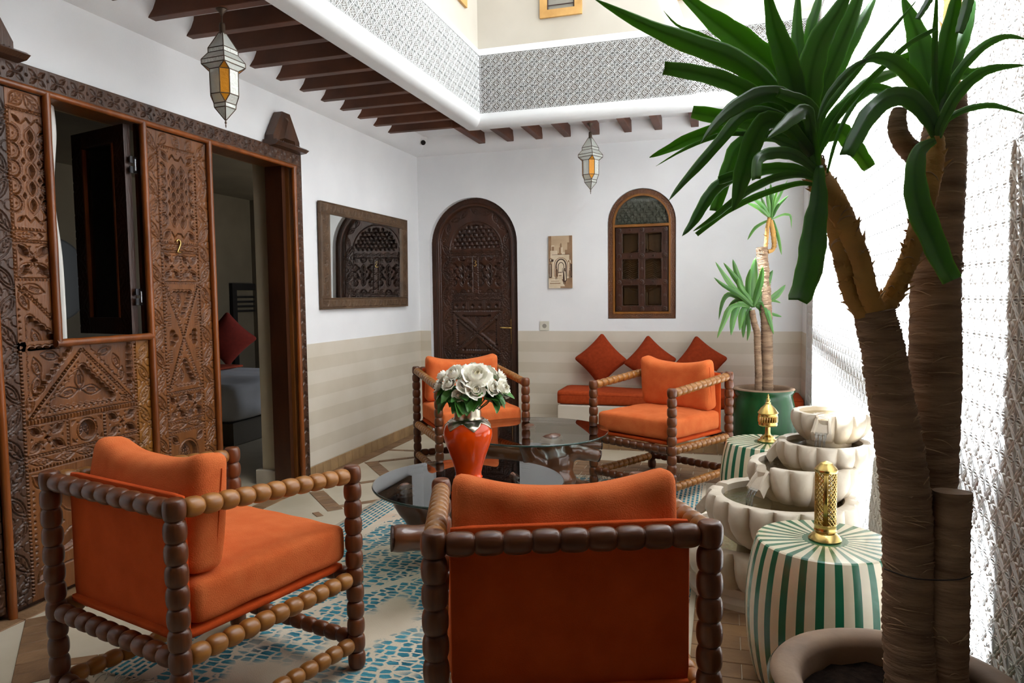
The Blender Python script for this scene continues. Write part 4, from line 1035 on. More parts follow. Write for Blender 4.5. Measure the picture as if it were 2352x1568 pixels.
# ---------------- rug ----------------
def rug_material():
    m = bpy.data.materials.new('teal_rug'); m.use_nodes = True; nt = m.node_tree; b = nt.nodes['Principled BSDF']; N = nt.nodes.new; L = nt.links.new
    tc = N('ShaderNodeTexCoord'); sep = N('ShaderNodeSeparateXYZ'); L(tc.outputs['Object'], sep.inputs[0]); X, Y = sep.outputs[0], sep.outputs[1]
    def math_(op, a, bb=None, c=None):
        n = N('ShaderNodeMath'); n.operation = op
        for i, q in enumerate((a, bb, c)):
            if q is None: continue
            if isinstance(q, (int, float)): n.inputs[i].default_value = q
            else: L(q, n.inputs[i])
        return n.outputs[0]
    def comb(x, y):
        c = N('ShaderNodeCombineXYZ'); L(x, c.inputs[0]); L(y, c.inputs[1]); return c.outputs[0]
    def noise(scale, vec, detail=3):
        n = N('ShaderNodeTexNoise'); n.inputs['Scale'].default_value = scale; n.inputs['Detail'].default_value = detail; L(vec, n.inputs[0]); return n.outputs[0]
    def ss(x, a, bb):
        n = N('ShaderNodeMapRange'); n.interpolation_type = 'SMOOTHSTEP'; n.inputs[1].default_value = a; n.inputs[2].default_value = bb; L(x, n.inputs[0]); return n.outputs[0]
    jit = noise(70, tc.outputs['Object'], 3); jx = math_('MULTIPLY_ADD', jit, .018, X); jy = math_('MULTIPLY_ADD', jit, .008, Y)
    # honeycomb cells, wider than long
    vo = N('ShaderNodeTexVoronoi'); vo.feature = 'DISTANCE_TO_EDGE'; vo.inputs['Scale'].default_value = 1; vo.inputs['Randomness'].default_value = .55
    L(comb(math_('MULTIPLY', jx, 18.0), math_('MULTIPLY', jy, 31.0)), vo.inputs['Vector']); cell = ss(vo.outputs['Distance'], .06, .17)
    # dashed stripes for the border
    fx = math_('FRACT', math_('MULTIPLY', X, 36.0)); row = math_('FLOOR', math_('MULTIPLY', X, 36.0)); fy = math_('FRACT', math_('ADD', math_('MULTIPLY', Y, 17.0), math_('MULTIPLY', row, .37)))
    dash = math_('MULTIPLY', math_('GREATER_THAN', math_('MULTIPLY_ADD', jit, .5, fx), .72), math_('GREATER_THAN', math_('MULTIPLY_ADD', jit, .3, fy), .34))
    ax = math_('ABSOLUTE', X); border = math_('GREATER_THAN', ax, .86); inner = math_('LESS_THAN', ax, .80)
    # cream bands drawn as big diamonds across the field
    wob = noise(2.2, tc.outputs['Object'], 2); d1 = math_('ADD', math_('MULTIPLY', ax, 1.5), math_('MULTIPLY_ADD', wob, .25, Y))
    f1 = math_('FRACT', math_('MULTIPLY', d1, 1.25)); line1 = math_('GREATER_THAN', f1, .10)
    patch = ss(noise(1.35, tc.outputs['Object'], 3), .37, .43); worn = ss(noise(30, comb(math_('MULTIPLY', X, .55), Y), 4), .20, .36)
    field = math_('MULTIPLY', math_('MULTIPLY', cell, line1), math_('MULTIPLY', math_('MULTIPLY', inner, patch), worn))
    blue = math_('MAXIMUM', field, math_('MULTIPLY', dash, math_('MULTIPLY', border, math_('LESS_THAN', ax, 1.045))))
    tone = N('ShaderNodeValToRGB'); tone.color_ramp.elements[0].position = .35; tone.color_ramp.elements[1].position = .65
    tone.color_ramp.elements[0].color = (*lin('#10475a'), 1); tone.color_ramp.elements[1].color = (*lin('#4f97a6'), 1)
    L(math_('MULTIPLY_ADD', noise(5, tc.outputs['Object'], 3), .45, math_('MULTIPLY', noise(26, comb(math_('MULTIPLY', X, .45), math_('MULTIPLY', Y, 3.2)), 3), .55)), tone.inputs[0])
    ground = N('ShaderNodeValToRGB'); e = ground.color_ramp.elements; e[0].position = .30; e[0].color = (*lin('#b9ab94'), 1); e[1].position = .72; e[1].color = (*lin('#c8997a'), 1)
    k = ground.color_ramp.elements.new(.56); k.color = (*lin('#cfc3ae'), 1); L(noise(1.9, tc.outputs['Object'], 5), ground.inputs[0])
    mx = N('ShaderNodeMix'); mx.data_type = 'RGBA'; L(blue, mx.inputs[0]); L(ground.outputs[0], mx.inputs[6]); L(tone.outputs[0], mx.inputs[7])
    L(mx.outputs[2], b.inputs['Base Color']); b.inputs['Roughness'].default_value = .95; b.inputs['Specular IOR Level'].default_value = .1
    bp = N('ShaderNodeBump'); bp.inputs['Strength'].default_value = .4; bp.inputs['Distance'].default_value = .004; L(noise(240, tc.outputs['Object'], 2), bp.inputs['Height']); L(bp.outputs[0], b.inputs['Normal'])
    return m
rug = thing('rug', 'worn cream rug with teal honeycomb pattern under the tables and chairs', 'rug', (-1.185, 3.60, 0))
def rugd(V): V[:,2] += .0015*np.sin(V[:,0]*9+V[:,1]*5); return V
lin_map(rounded(2.14, 3.20, .010, .004, (20,30,2), rugd), (0, 0, .0052)).build('pile', rug_material(), rug, True, world=False)
FR = mat('fringe_yarn', '#c9bfa9', '#8f8a7c', rough=.95, scale=20)
fm = MB()
for sy in (-1, 1):
    for i in range(107):
        x = -1.06+i*.02; a = random.uniform(-.6, .6); L_ = random.uniform(.035, .065)
        fm.tube([(x, sy*1.598, .006), (x+.3*a*L_, sy*(1.598+.5*L_), .012+random.uniform(0,.012)), (x+a*L_, sy*(1.598+L_), .005)], [.0035,.003,.002], 5)
tag(fm.build('fringe', FR, rug, True, world=False), kind='stuff')
# ---------------- glass tables on root wood ----------------
ROOT = mat('root_wood', '#6b3f22', '#3a2114', rough=.28, scale=5, stretch=(1,1,1), detail=9, bump=.25, bscale=18, contrast=.9, coat=.5)
CUT = mat('cut_end_wood', '#3c2318', '#2b1810', rough=.6, scale=20)
TGL = pane_mat('table_glass', '#e3ece8', 1.5); EDGE = mat('glass_edge', '#1d3a33', rough=.15, coat=.6)
def glass_table(name, lab, cx, cy, z, r, limbs, cuts):
    t = thing(name, lab, 'coffee table', (cx, cy, 0), 'round glass coffee tables on root wood')
    n = 72
    MB().lathe([(r-.006, z-.006), (r-.006, z+.006)], (cx, cy, 0), n).build('glass_top', TGL, t)
    vs = []; fs = []; pr = [(r-.006,z+.006),(r-.002,z+.0055),(r,z),(r-.002,z-.0055),(r-.006,z-.006)]
    for q, zz in pr:
        for i in range(n): vs.append((cx+q*math.cos(2*PI*i/n), cy+q*math.sin(2*PI*i/n), zz))
    for k in range(4):
        for i in range(n): fs.append((k*n+i, k*n+(i+1)%n, (k+1)*n+(i+1)%n, (k+1)*n+i))
    MB().add(vs, fs).build('glass_rim', EDGE, t, True)
    mb = MB()
    for pts, rad in limbs:
        P = [Vector(p) for p in pts]; out = []; rr = []
        for i in range(len(P)-1):
            for j in range(4): out.append(P[i].lerp(P[i+1], j/4)); rr.append(rad[i]+(rad[i+1]-rad[i])*j/4)
        out.append(P[-1]); rr.append(rad[-1]); mb.tube(out, [q*(1+.07*math.sin(i*1.9)) for i, q in enumerate(rr)], 12)
    o = mb.build('root_base', ROOT, t, True)
    rm_ = o.modifiers.new('r', 'REMESH'); rm_.mode = 'VOXEL'; rm_.voxel_size = .011; rm_.use_smooth_shade = True
    sm_ = o.modifiers.new('s', 'SMOOTH'); sm_.factor = .5; sm_.iterations = 4
    for p, d, r_ in cuts:
        p = Vector(p); d = Vector(d).normalized(); MB().tube([p-d*.004, p+d*.003], r_, 18).build('cut_end', CUT, t)
    return t
T1 = (-1.243, 3.35, .44); T2 = (-1.232, 4.585, .47)
glass_table('glass_coffee_table', 'round glass table holding the orange vase, its root end pointing left', T1[0], T1[1], T1[2], .487,
    [([(-1.365,2.715,.345),(-1.22,2.80,.335),(-1.08,2.93,.30),(-1.10,3.15,.22),(-1.25,3.35,.20)], [.058,.060,.066,.085,.11]),
     ([(-1.25,3.35,.16),(-1.45,3.28,.22),(-1.53,3.20,.37),(-1.50,3.17,.425)], [.12,.09,.065,.055]),
     ([(-1.25,3.35,.18),(-1.12,3.50,.25),(-1.02,3.55,.425)], [.11,.08,.06]),
     ([(-1.25,3.35,.18),(-1.35,3.60,.22),(-1.42,3.68,.425)], [.10,.07,.055]),
     ([(-1.25,3.35,.18),(-1.10,3.15,.30),(-1.04,3.10,.425)], [.10,.07,.055]),
     ([(-1.25,3.35,.2),(-1.05,3.25,.08),(-.86,3.15,.045)], [.12,.08,.045]), ([(-1.25,3.35,.2),(-1.4,3.5,.09),(-1.60,3.62,.05)], [.12,.08,.045]),
     ([(-1.25,3.35,.2),(-1.1,3.55,.09),(-.95,3.72,.05)], [.12,.08,.045])],
    [((-1.365,2.715,.345), (-.86,-.5,.06), .056), ((-1.02,3.55,.428), (0,0,1), .05)])
glass_table('glass_coffee_table', 'round glass table on twisted root wood, in front of the arched door chair', T2[0], T2[1], T2[2], .507,
    [([(-1.02,4.36,.05),(-1.03,4.38,.20),(-1.04,4.40,.32),(-1.10,4.46,.455)], [.115,.13,.115,.09]),
     ([(-1.04,4.40,.30),(-.93,4.42,.385),(-.83,4.45,.365),(-.765,4.48,.345)], [.09,.062,.048,.040]),
     ([(-1.04,4.42,.30),(-.95,4.52,.40),(-.84,4.58,.395),(-.77,4.61,.385)], [.08,.05,.034,.026]),
     ([(-1.05,4.40,.26),(-1.25,4.38,.33),(-1.45,4.42,.33),(-1.62,4.47,.36)], [.10,.07,.06,.05]),
     ([(-1.05,4.42,.26),(-1.2,4.60,.30),(-1.32,4.78,.455)], [.10,.08,.05]),
     ([(-1.04,4.40,.22),(-1.2,4.5,.10),(-1.42,4.62,.05)], [.11,.08,.05]), ([(-1.04,4.40,.2),(-.96,4.6,.09),(-.9,4.78,.05)], [.1,.07,.045]),
     ([(-1.05,4.38,.25),(-1.16,4.28,.36),(-1.2,4.27,.455)], [.10,.06,.05]), ([(-1.02,4.36,.1),(-1.15,4.2,.06),(-1.3,4.12,.045)], [.1,.06,.045])],
    [((-.765,4.48,.345), (.9,.4,-.3), .038), ((-.77,4.61,.385), (.9,.3,-.1), .025)])
# ---------------- vase ----------------
VASE = mat('orange_glaze', '#f4520a', '#e84806', rough=.10, scale=3, coat=.35, spec=.4); PEW = mat('pewter', '#cdc3b0', '#b8ac96', rough=.26, metal=1, scale=9)
VX, VY, VZ = -1.262, 3.40, T1[2]+.0065
vase = thing('vase', 'tall glossy orange vase with a metal collar on the glass table', 'vase', (VX, VY, VZ))
VK, VH = 1.07, 1.06
prof = [(.045,0),(.066,.0),(.068,.006),(.062,.014),(.063,.03),(.073,.07),(.090,.12),(.107,.165),(.117,.205),(.117,.235),(.108,.262),(.088,.283),(.073,.291)]
prof = [(r*VK, z*VH) for r, z in prof]
MB().lathe(prof, (VX, VY, VZ), 56).build('body', VASE, vase, True, angle=.9)
MB().lathe([(.077,.304),(.072,.312),(.069,.322),(.0685,.375),(.070,.386),(.0735,.391),(.0735,.396),(.068,.397),(.065,.392),(.064,.32)], (VX, VY, VZ), 56, cap=False).build('metal_neck', PEW, vase, True, angle=.7)
vs, fs = [], []; n = 96
def vr(z): return float(np.interp(z, [p[1] for p in prof], [p[0] for p in prof]))
for k in range(8):
    for i in range(n):
        a = 2*PI*i/n; ph = (6*(a+.45)/(2*PI)) % 1; drop = .014+.040*(1-abs(2*ph-1))**1.15
        z = .310-drop*k/7; r = vr(z)+.0022+(.0012 if k < 7 else 0); vs.append((VX+r*math.cos(a), VY+r*math.sin(a), VZ+z))
for k in range(7):
    for i in range(n): fs.append((k*n+i, k*n+(i+1)%n, (k+1)*n+(i+1)%n, (k+1)*n+i))
o = MB().add(vs, fs).build('star_collar', PEW, vase, True); md = o.modifiers.new('s', 'SOLIDIFY'); md.thickness = .0018
mb = MB()
for i in range(6):
    a = 2*PI*i/6-.45; z = .294; r = vr(z)+.004; q = MB().lathe([(.0045,-.003),(.0045,.0),(.003,.003),(.0005,.0042)], n=8); mb.add([(VX+r*math.cos(a)+x, VY+r*math.sin(a)+y, VZ+z+zz) for x,y,zz in q.v], q.f)
mb.build('stud', PEW, vase, True)
# ---------------- white roses ----------------
PETAL = mat('rose_petal', '#f5f3ea', '#ebe7d8', rough=.7, scale=25, sub=.25); PETALC = mat('rose_heart', '#f3edd6', '#e8dfbe', rough=.7, scale=25, sub=.2)
RLEAF = mat('rose_leaf', '#4f8a38', '#316427', rough=.4, scale=20, jitter=.25, coat=.2); STEM = mat('rose_stem', '#3f5f2a', rough=.5)
def petal_mesh(name, R, h, w, top, curl, m):
    """cupped petal: bulges to R, its rim at top*R, the lip rolled out by curl"""
    V, F = [], []; nu, nv = 8, 6
    for j in range(nv+1):
        t = j/nv; rad = R*(.30+.70*math.sin(min(1, t*1.5)*PI/2)) if t < .66 else R*(1+(top-1)*((t-.66)/.34)**1.3)
        for i in range(nu+1):
            u = i/nu*2-1; a = u*w*(.70+.30*math.sin(PI*min(1, t*.7+.15)))
            rr = rad+curl*max(0, t-.6)**1.4*4*(.6+.4*u*u); z = h*t*(1-.22*u*u*t*t)-curl*1.3*max(0, t-.75)*2+.0022*math.sin(u*8+R*900)*t*t
            V.append((rr*math.cos(a), rr*math.sin(a), z))
    for j in range(nv):
        for i in range(nu): k = j*(nu+1)+i; F.append((k, k+1, k+nu+2, k+nu+1))
    me = bpy.data.meshes.new(name); me.from_pydata(V, [], F); shade(me); me.materials.append(m); return me
P_IN = petal_mesh('petal', .0085, .036, 1.5, .55, 0, PETALC); P_IN2 = petal_mesh('petal', .0145, .037, 1.15, .75, .0008, PETAL)
P_MID = petal_mesh('petal', .0215, .036, .95, .92, .002, PETAL); P_OUT = petal_mesh('petal', .0280, .031, .80, 1.12, .005, PETAL)
def leaf_mesh(name, L, W, m, fold=.25, droop=.25):
    V, F = [], []; nu, nv = 4, 8
    for j in range(nv+1):
        t = j/nv; w = W*math.sin(PI*min(1, t*.93+.04))**.8*(1-.35*t)
        for i in range(nu+1): u = i/nu*2-1; V.append((t*L, u*w*.62, abs(u)*fold*w-droop*L*t*t))
    for j in range(nv):
        for i in range(nu): k = j*(nu+1)+i; F.append((k, k+1, k+nu+2, k+nu+1))
    me = bpy.data.meshes.new(name); me.from_pydata(V, [], F); shade(me); me.materials.append(m); return me
LEAFM = leaf_mesh('leaf', .082, .060, RLEAF)
def rose(label, px, py, pz, s, tilt, az, seed, nl):
    rg = random.Random(seed); t = thing('rose', label, 'rose', (px, py, pz), 'white roses in the orange vase')
    from mathutils import Euler
    R = Matrix.Rotation(az, 3, 'Z') @ Matrix.Rotation(tilt, 3, 'Y')
    def part(name, me, rot, sc):
        o = link(name, me, t); M4 = (R @ rot).to_4x4(); o.matrix_local = M4 @ Matrix.Scale(sc, 4); return o
    for k in range(3): part('petal', P_IN, Matrix.Rotation(k*2*PI/3+rg.random(), 3, 'Z'), s*rg.uniform(.9, 1.05))
    for k in range(4): part('petal', P_IN2, Matrix.Rotation(k*PI/2+rg.uniform(-.2,.2), 3, 'Z') @ Matrix.Rotation(rg.uniform(-.05,.06), 3, 'Y'), s*rg.uniform(.95, 1.03))
    for k in range(5): part('petal', P_MID, Matrix.Rotation(k*2*PI/5+rg.uniform(-.2,.2), 3, 'Z') @ Matrix.Rotation(rg.uniform(.0,.14), 3, 'Y'), s*rg.uniform(.95, 1.05))
    for k in range(6): part('petal', P_OUT, Matrix.Rotation(k*2*PI/6+.3+rg.uniform(-.2,.2), 3, 'Z') @ Matrix.Rotation(rg.uniform(.08,.38), 3, 'Y'), s*rg.uniform(.95, 1.15))
    b = Vector((px, py, pz)); e = Vector((VX+(px-VX)*.22, VY+(py-VY)*.22, VZ+.34)); c_ = b.lerp(e, .5)+Vector((0,0,-.012))
    MB().lathe([(.001,-.012),(.007*s,-.006),(.009*s,.002)], n=8).build('calyx', STEM, t, True, world=False)
    MB().tube([b, b.lerp(c_, .5), c_, e], [.0028,.003,.003,.003], 6).build('stem', STEM, t, True)
    for k in range(nl):
        d = (b-Vector((VX, VY, b.z))); a = math.atan2(d.y, d.x)+rg.uniform(-.7,.7); o = link('leaf', LEAFM, t)
        q = b.lerp(e, rg.uniform(.18,.45))-b
        o.matrix_local = Matrix.Translation(q) @ Matrix.Rotation(a, 4, 'Z') @ Matrix.Rotation(rg.uniform(-.15,.62), 4, 'Y') @ Matrix.Rotation(rg.uniform(-.5,.5), 4, 'X') @ Matrix.Scale(rg.uniform(.9,1.35), 4)
    return t
# rose list
rose('largest open white rose, front middle of the bouquet', -1.195, 3.327, 0.961, 1.97, 0.72, -0.83, 0, 3)
rose('open white rose left of the largest rose', -1.300, 3.328, 0.972, 1.37, 0.60, -2.05, 1, 3)
rose('white rose bud with green sepals at the upper left of the bouquet', -1.367, 3.359, 0.963, 1.20, 0.82, -2.77, 2, 3)
rose('small tight white rose at the far left rim of the bouquet', -1.384, 3.341, 0.920, 0.96, 0.99, -2.69, 3, 3)
rose('creamy wilting white rose at the lower left of the bouquet', -1.310, 3.291, 0.937, 1.03, 0.87, -1.98, 4, 3)
rose('smallest lowest white rose hanging over the vase neck', -1.255, 3.273, 0.886, 0.93, 0.93, -1.51, 5, 3)
rose('white rose low in front, just left below the largest rose', -1.224, 3.285, 0.931, 1.26, 0.89, -1.25, 6, 3)
rose('white rose low in the middle, nearest the metal neck', -1.176, 3.277, 0.913, 1.25, 1.10, -0.96, 7, 3)
rose('white rose right below the largest rose', -1.108, 3.319, 0.921, 1.07, 1.15, -0.48, 8, 3)
rose('ruffled white rose at the lower right of the bouquet', -1.076, 3.359, 0.912, 1.31, 1.15, -0.21, 9, 3)
rose('half open white rose with green sepals at the right of the bouquet', -1.106, 3.427, 0.958, 1.20, 1.15, 0.17, 10, 3)
rose('small white rose at the far right rim of the bouquet', -1.106, 3.476, 0.919, 0.87, 1.15, 0.46, 11, 3)
rose('white rose at the top right of the bouquet, leaning back', -1.210, 3.471, 0.990, 1.12, 0.64, 0.94, 12, 2)
rose('white rose at the top middle of the bouquet', -1.279, 3.429, 0.988, 1.16, 0.25, 2.09, 13, 3)
rose('white rose at the top left, half hidden behind others', -1.341, 3.453, 0.989, 0.98, 0.69, 2.55, 14, 2)
rose('white rose behind the largest rose, to its right', -1.176, 3.511, 0.970, 1.03, 1.03, 0.91, 15, 2)
rose('white rose at the crown of the bouquet, at the back', -1.270, 3.526, 0.988, 0.99, 0.92, 1.64, 16, 2)
rose('white rose between the open left rose and the largest one', -1.293, 3.402, 0.955, 0.96, 0.23, 3.08, 17, 3)
rose('white rose tucked under the right side of the largest rose', -1.179, 3.413, 0.925, 0.91, 0.61, 0.16, 18, 3)
rose('white rose at the back left of the bouquet', -1.384, 3.480, 0.963, 0.89, 1.06, 2.56, 19, 2)
# ---------------- bench with cushions along the back wall ----------------
RUST = mat('rust_cloth', '#a8441f', '#983a18', rough=.95, scale=40, bump=.12, bscale=200, spec=.15); RUSTC = mat('rust_cushion', '#8f3518', '#822d12', rough=.95, scale=40, bump=.12, bscale=200, spec=.15)
bench = thing('plaster_bench', 'pale masonry bench built along the back wall under the rust seat pad', 'bench', (-.4, 6.54, 0))
MB().bevbox(-1.455, RX-.005, 6.30, BY-.006, .0, .385, .012).build('bench_body', BAND1, bench)
n = 18
for i in range(n):
    x0b = -1.455+i*.117; MB().bevbox(x0b+.0015, min(x0b+.1155, RX-.006), 6.287, 6.301, 0, .098, .002).build('skirting_tile', SKIRT, bench)
pad = thing('seat_pad', 'long rust coloured seat pad lying on the pale bench', 'seat pad', (-.4, 6.5, .385))
def padd(V): V[:,2] += np.where(V[:,2] > 0, .008*np.sin(V[:,0]*5), 0); return V
lin_map(rounded(2.11, .47, .118, .022, (40,12,5), padd), (-.412, 6.53, .446)).build('pad_cover', RUST, pad, True)
MB().tube([(-1.46, 6.297, .475), (.63, 6.297, .475)], .003, 6).build('piping', RUSTC, pad, True)
for lab, x, z, sz, rot in (('rust scatter cushion standing on a corner, leftmost on the bench', -1.112, .772, .37, 47), ('rust scatter cushion in the middle of the bench, behind the armchair', -.655, .762, .36, 40), ('rust scatter cushion at the right end of the bench, behind the armchair', -.205, .762, .36, 36)):
    pl_ = thing('scatter_cushion', lab, 'cushion', (x, 6.60, z-.25), 'rust scatter cushions on the bench')
    lin_map(pillow_mb(sz, .15), (x, 6.63, z), (-.16, math.radians(rot), 0)).build('cushion_cover', RUSTC, pl_, True)
# ---------------- mirror ----------------
mi = thing('wall_mirror', 'rectangular mirror in a carved brown wooden frame on the left wall', 'mirror', (LX, 5.64, 1.29))
Y0, Y1, Z0, Z1 = 4.857, 6.418, 1.294, 2.133
tilt = lambda v: .004+(v-Z0)*.012
onM = lambda off=0: (lambda u, v, h: (LX+.028+tilt(v)+off+h, u, v))
def frame_piece(name, a, b, z0, z1, vert):
    c = Cv(a, b, z0, z1, .0048); c.path([(a+.012,z0+.012),(b-.012,z0+.012),(b-.012,z1-.012),(a+.012,z1-.012),(a+.012,z0+.012)], .0035, -.004)
    L = (z1-z0) if vert else (b-a); n = int(L/.055)
    for i in range(n):
        t = (i+.5)/n; p = ((a+b)/2, z0+t*(z1-z0)) if vert else (a+t*(b-a), (z0+z1)/2); w = (b-a) if vert else (z1-z0)
        c.leaf(p, (PI/2 if vert else 0)+(.9 if i % 2 else -.9), w*.7, w*.30, g=-.004, style=2, w=.003)
    c.build(name, WOOD_F, mi, onM(), .028)
frame_piece('frame_rail', Y0, Y1, 2.043, Z1, False); frame_piece('frame_rail', Y0, Y1, Z0, 1.384, False)
frame_piece('frame_stile', Y0, 4.990, 1.3845, 2.0425, True); frame_piece('frame_stile', 6.288, Y1, 1.3845, 2.0425, True)
mb = MB(); mb.add([(LX+.016+tilt(z), y, z) for y, z in ((4.98,1.37),(6.30,1.37),(6.30,2.06),(4.98,2.06))]+[(LX+.010+tilt(z), y, z) for y, z in ((4.98,1.37),(6.30,1.37),(6.30,2.06),(4.98,2.06))], [(0,1,2,3),(7,6,5,4),(0,4,5,1),(1,5,6,2),(2,6,7,3),(3,7,4,0)])
mb.build('mirror_glass', MIRROR, mi)
MB().bevbox(LX+.001, LX+.012, Y0+.02, Y1-.02, Z0+.02, Z1-.02, .002).build('back_board', WOOD_F, mi)
# ---------------- painting: a sepia lane with an arch, minaret and two walkers ----------------
pc = thing('painting', 'narrow sepia painting of an old town archway, between door and window', 'picture', (-1.525, BY, 1.452))
CAN = mat('canvas_sepia', '#c3ab8d', '#a98f72', rough=.8, scale=6, detail=6); S1 = mat('sepia_pale', '#d6c6ae', '#c6b397', rough=.8, scale=14); S2 = mat('sepia_mid', '#96775a', '#7f624a', rough=.8, scale=14); S3 = mat('sepia_dark', '#4a352a', '#38281f', rough=.8, scale=14)
PX0, PX1, PZ0, PZ1 = -1.641, -1.408, 1.452, 1.956
MB().bevbox(PX0, PX1, BY-.02, BY-.001, PZ0, PZ1, .002).build('canvas', CAN, pc)
layer = [0]
paint = {}
def pt(m, pts):
    layer[0] += 1; y = BY-.0201-.00002*layer[0]; mb = paint.setdefault(m.name, (MB(), m))[0]
    mb.add([(PX0+(PX1-PX0)*u, y, PZ1-(PZ1-PZ0)*v) for u, v in pts], [tuple(range(len(pts)))])
def prect(m, a, b, c_, d): pt(m, [(a,c_),(b,c_),(b,d),(a,d)])
prect(S2,.0,.12,.0,.72); prect(S2,.88,1,.0,.8); prect(S2,.80,.9,.13,.4); prect(S1,.12,.25,.18,.30); prect(S2,.14,.24,.2,.29); prect(S1,.08,.38,.28,.42); prect(S2,.45,.53,.22,.36); prect(S1,.53,.61,.22,.36); prect(S2,.49,.56,.16,.22)
pt(S2,[(.5,.16),(.53,.13),(.56,.16)]); prect(S1,.55,.72,.31,.36); prect(S2,.70,.84,.27,.38); prect(S2,.39,.56,.33,.37); prect(S3,.15,.9,.355,.362); prect(S1,.17,.88,.362,.80)
def arc_band(m, cu, cv, ru, rv, wu, wv, bot):
    P = [(cu-ru*math.cos(PI*i/16), cv-rv*math.sin(PI*i/16)) for i in range(17)]+[(cu+ru,bot)]
    Q = [(cu+(ru-wu),bot)]+[(cu+(ru-wu)*math.cos(PI*i/16), cv-(rv-wv)*math.sin(PI*i/16)) for i in range(17)]+[(cu-(ru-wu),bot),(cu-ru,bot)]
    pt(m, P+Q)
arc_band(S2, .53,.56,.30,.15,.03,.012,.78); arc_band(S3, .53,.58,.24,.145,.055,.022,.78); arc_band(S3, .53,.60,.14,.10,.03,.015,.72); prect(S1,.42,.64,.60,.70)
pt(S3,[(.03,.43),(.22,.45),(.2,.49),(.05,.50)]); pt(S1,[(.06,.44),(.12,.445),(.09,.5)]); pt(S2,[(.84,.47),(1,.45),(1,.53),(.82,.50)]); pt(S1,[(.88,.465),(.93,.46),(.95,.52),(.91,.52)])
prect(S3,.02,.13,.53,.80); prect(S1,.05,.08,.54,.78); prect(S3,.93,1,.54,.82); prect(S3,.42,.56,.69,.705); prect(S1,.43,.55,.705,.75); prect(S2,.43,.55,.75,.77)
pt(S1,[(0,.82),(1,.80),(1,1),(0,1)]); pt(S2,[(.55,.83),(1,.80),(1,.98),(.7,.97)]); prect(S2,.05,.5,.90,.915); prect(S2,.1,.45,.86,.868); prect(S2,.5,1,.965,1)
def walker(u, v, k, back):
    pt(back,[(u-.10*k,v+.30*k),(u-.08*k,v+.10*k),(u-.03*k,v+.03*k),(u+.05*k,v+.03*k),(u+.11*k,v+.12*k),(u+.12*k,v+.28*k),(u+.02*k,v+.33*k)]); pt(S1 if back is S3 else S3,[(u-.02*k,v+.05*k),(u+.05*k,v+.06*k),(u+.08*k,v+.27*k),(u+.01*k,v+.29*k)])
    pt(S3,[(u-.035*k,v),(u-.02*k,v-.02*k),(u+.03*k,v-.02*k),(u+.04*k,v+.01*k),(u,v+.035*k)]); pt(S3,[(u-.06*k,v+.31*k),(u-.03*k,v+.31*k),(u-.03*k,v+.37*k),(u-.07*k,v+.37*k)]); pt(S3,[(u+.02*k,v+.31*k),(u+.05*k,v+.31*k),(u+.05*k,v+.36*k),(u+.01*k,v+.37*k)])
walker(.33,.60,.62,S2); walker(.68,.635,.78,S3); walker(.60,.62,.25,S3); walker(.90,.63,.5,S2)
for mb, m in paint.values(): mb.build('painted_shapes', m, pc)
# ---------------- switch, camera ----------------
IV = mat('ivory_plastic', '#d3cfbf', rough=.4)
sw = thing('light_switch', 'square ivory light switch with a round button on the back wall', 'switch', (-1.691, BY, 1.085))
MB().bevbox(-1.737, -1.645, BY-.010, BY+.001, 1.039, 1.131, .003).build('switch_plate', IV, sw)
q = MB().lathe([(.0215,-.001),(.0215,.001),(.019,.0025),(.0175,.0005),(.001,.001)], n=28); MB().add([(-1.691+x, BY-.010-z, 1.084+y) for x,y,z in q.v], q.f).build('round_button', mat('switch_ring', '#8f8b80', rough=.5), sw)
cc = thing('security_camera', 'small white dome camera on the ceiling corner above the mirror', 'camera', (-2.865, 6.56, 2.93))
cw = mat('camera_white', '#e6e6e4', rough=.35)
MB().lathe([(.046,.03),(.050,.02),(.050,.002),(.044,-.004)], (-2.865,6.56,2.925), 28).build('base_ring', cw, cc, True, angle=.6)
q = MB().lathe([(.002,-.046),(.02,-.042),(.034,-.030),(.042,-.012),(.044,.006)], n=28); MB().add([(-2.865+x, 6.56+y, 2.922+z) for x,y,z in q.v], q.f).build('dome', cw, cc, True)
d = Vector((.55,-.72,-.42)).normalized(); p = Vector((-2.865,6.56,2.912)); MB().tube([p+d*.028, p+d*.046], .024, 20).build('lens_face', mat('camera_black', '#131416', rough=.12), cc)
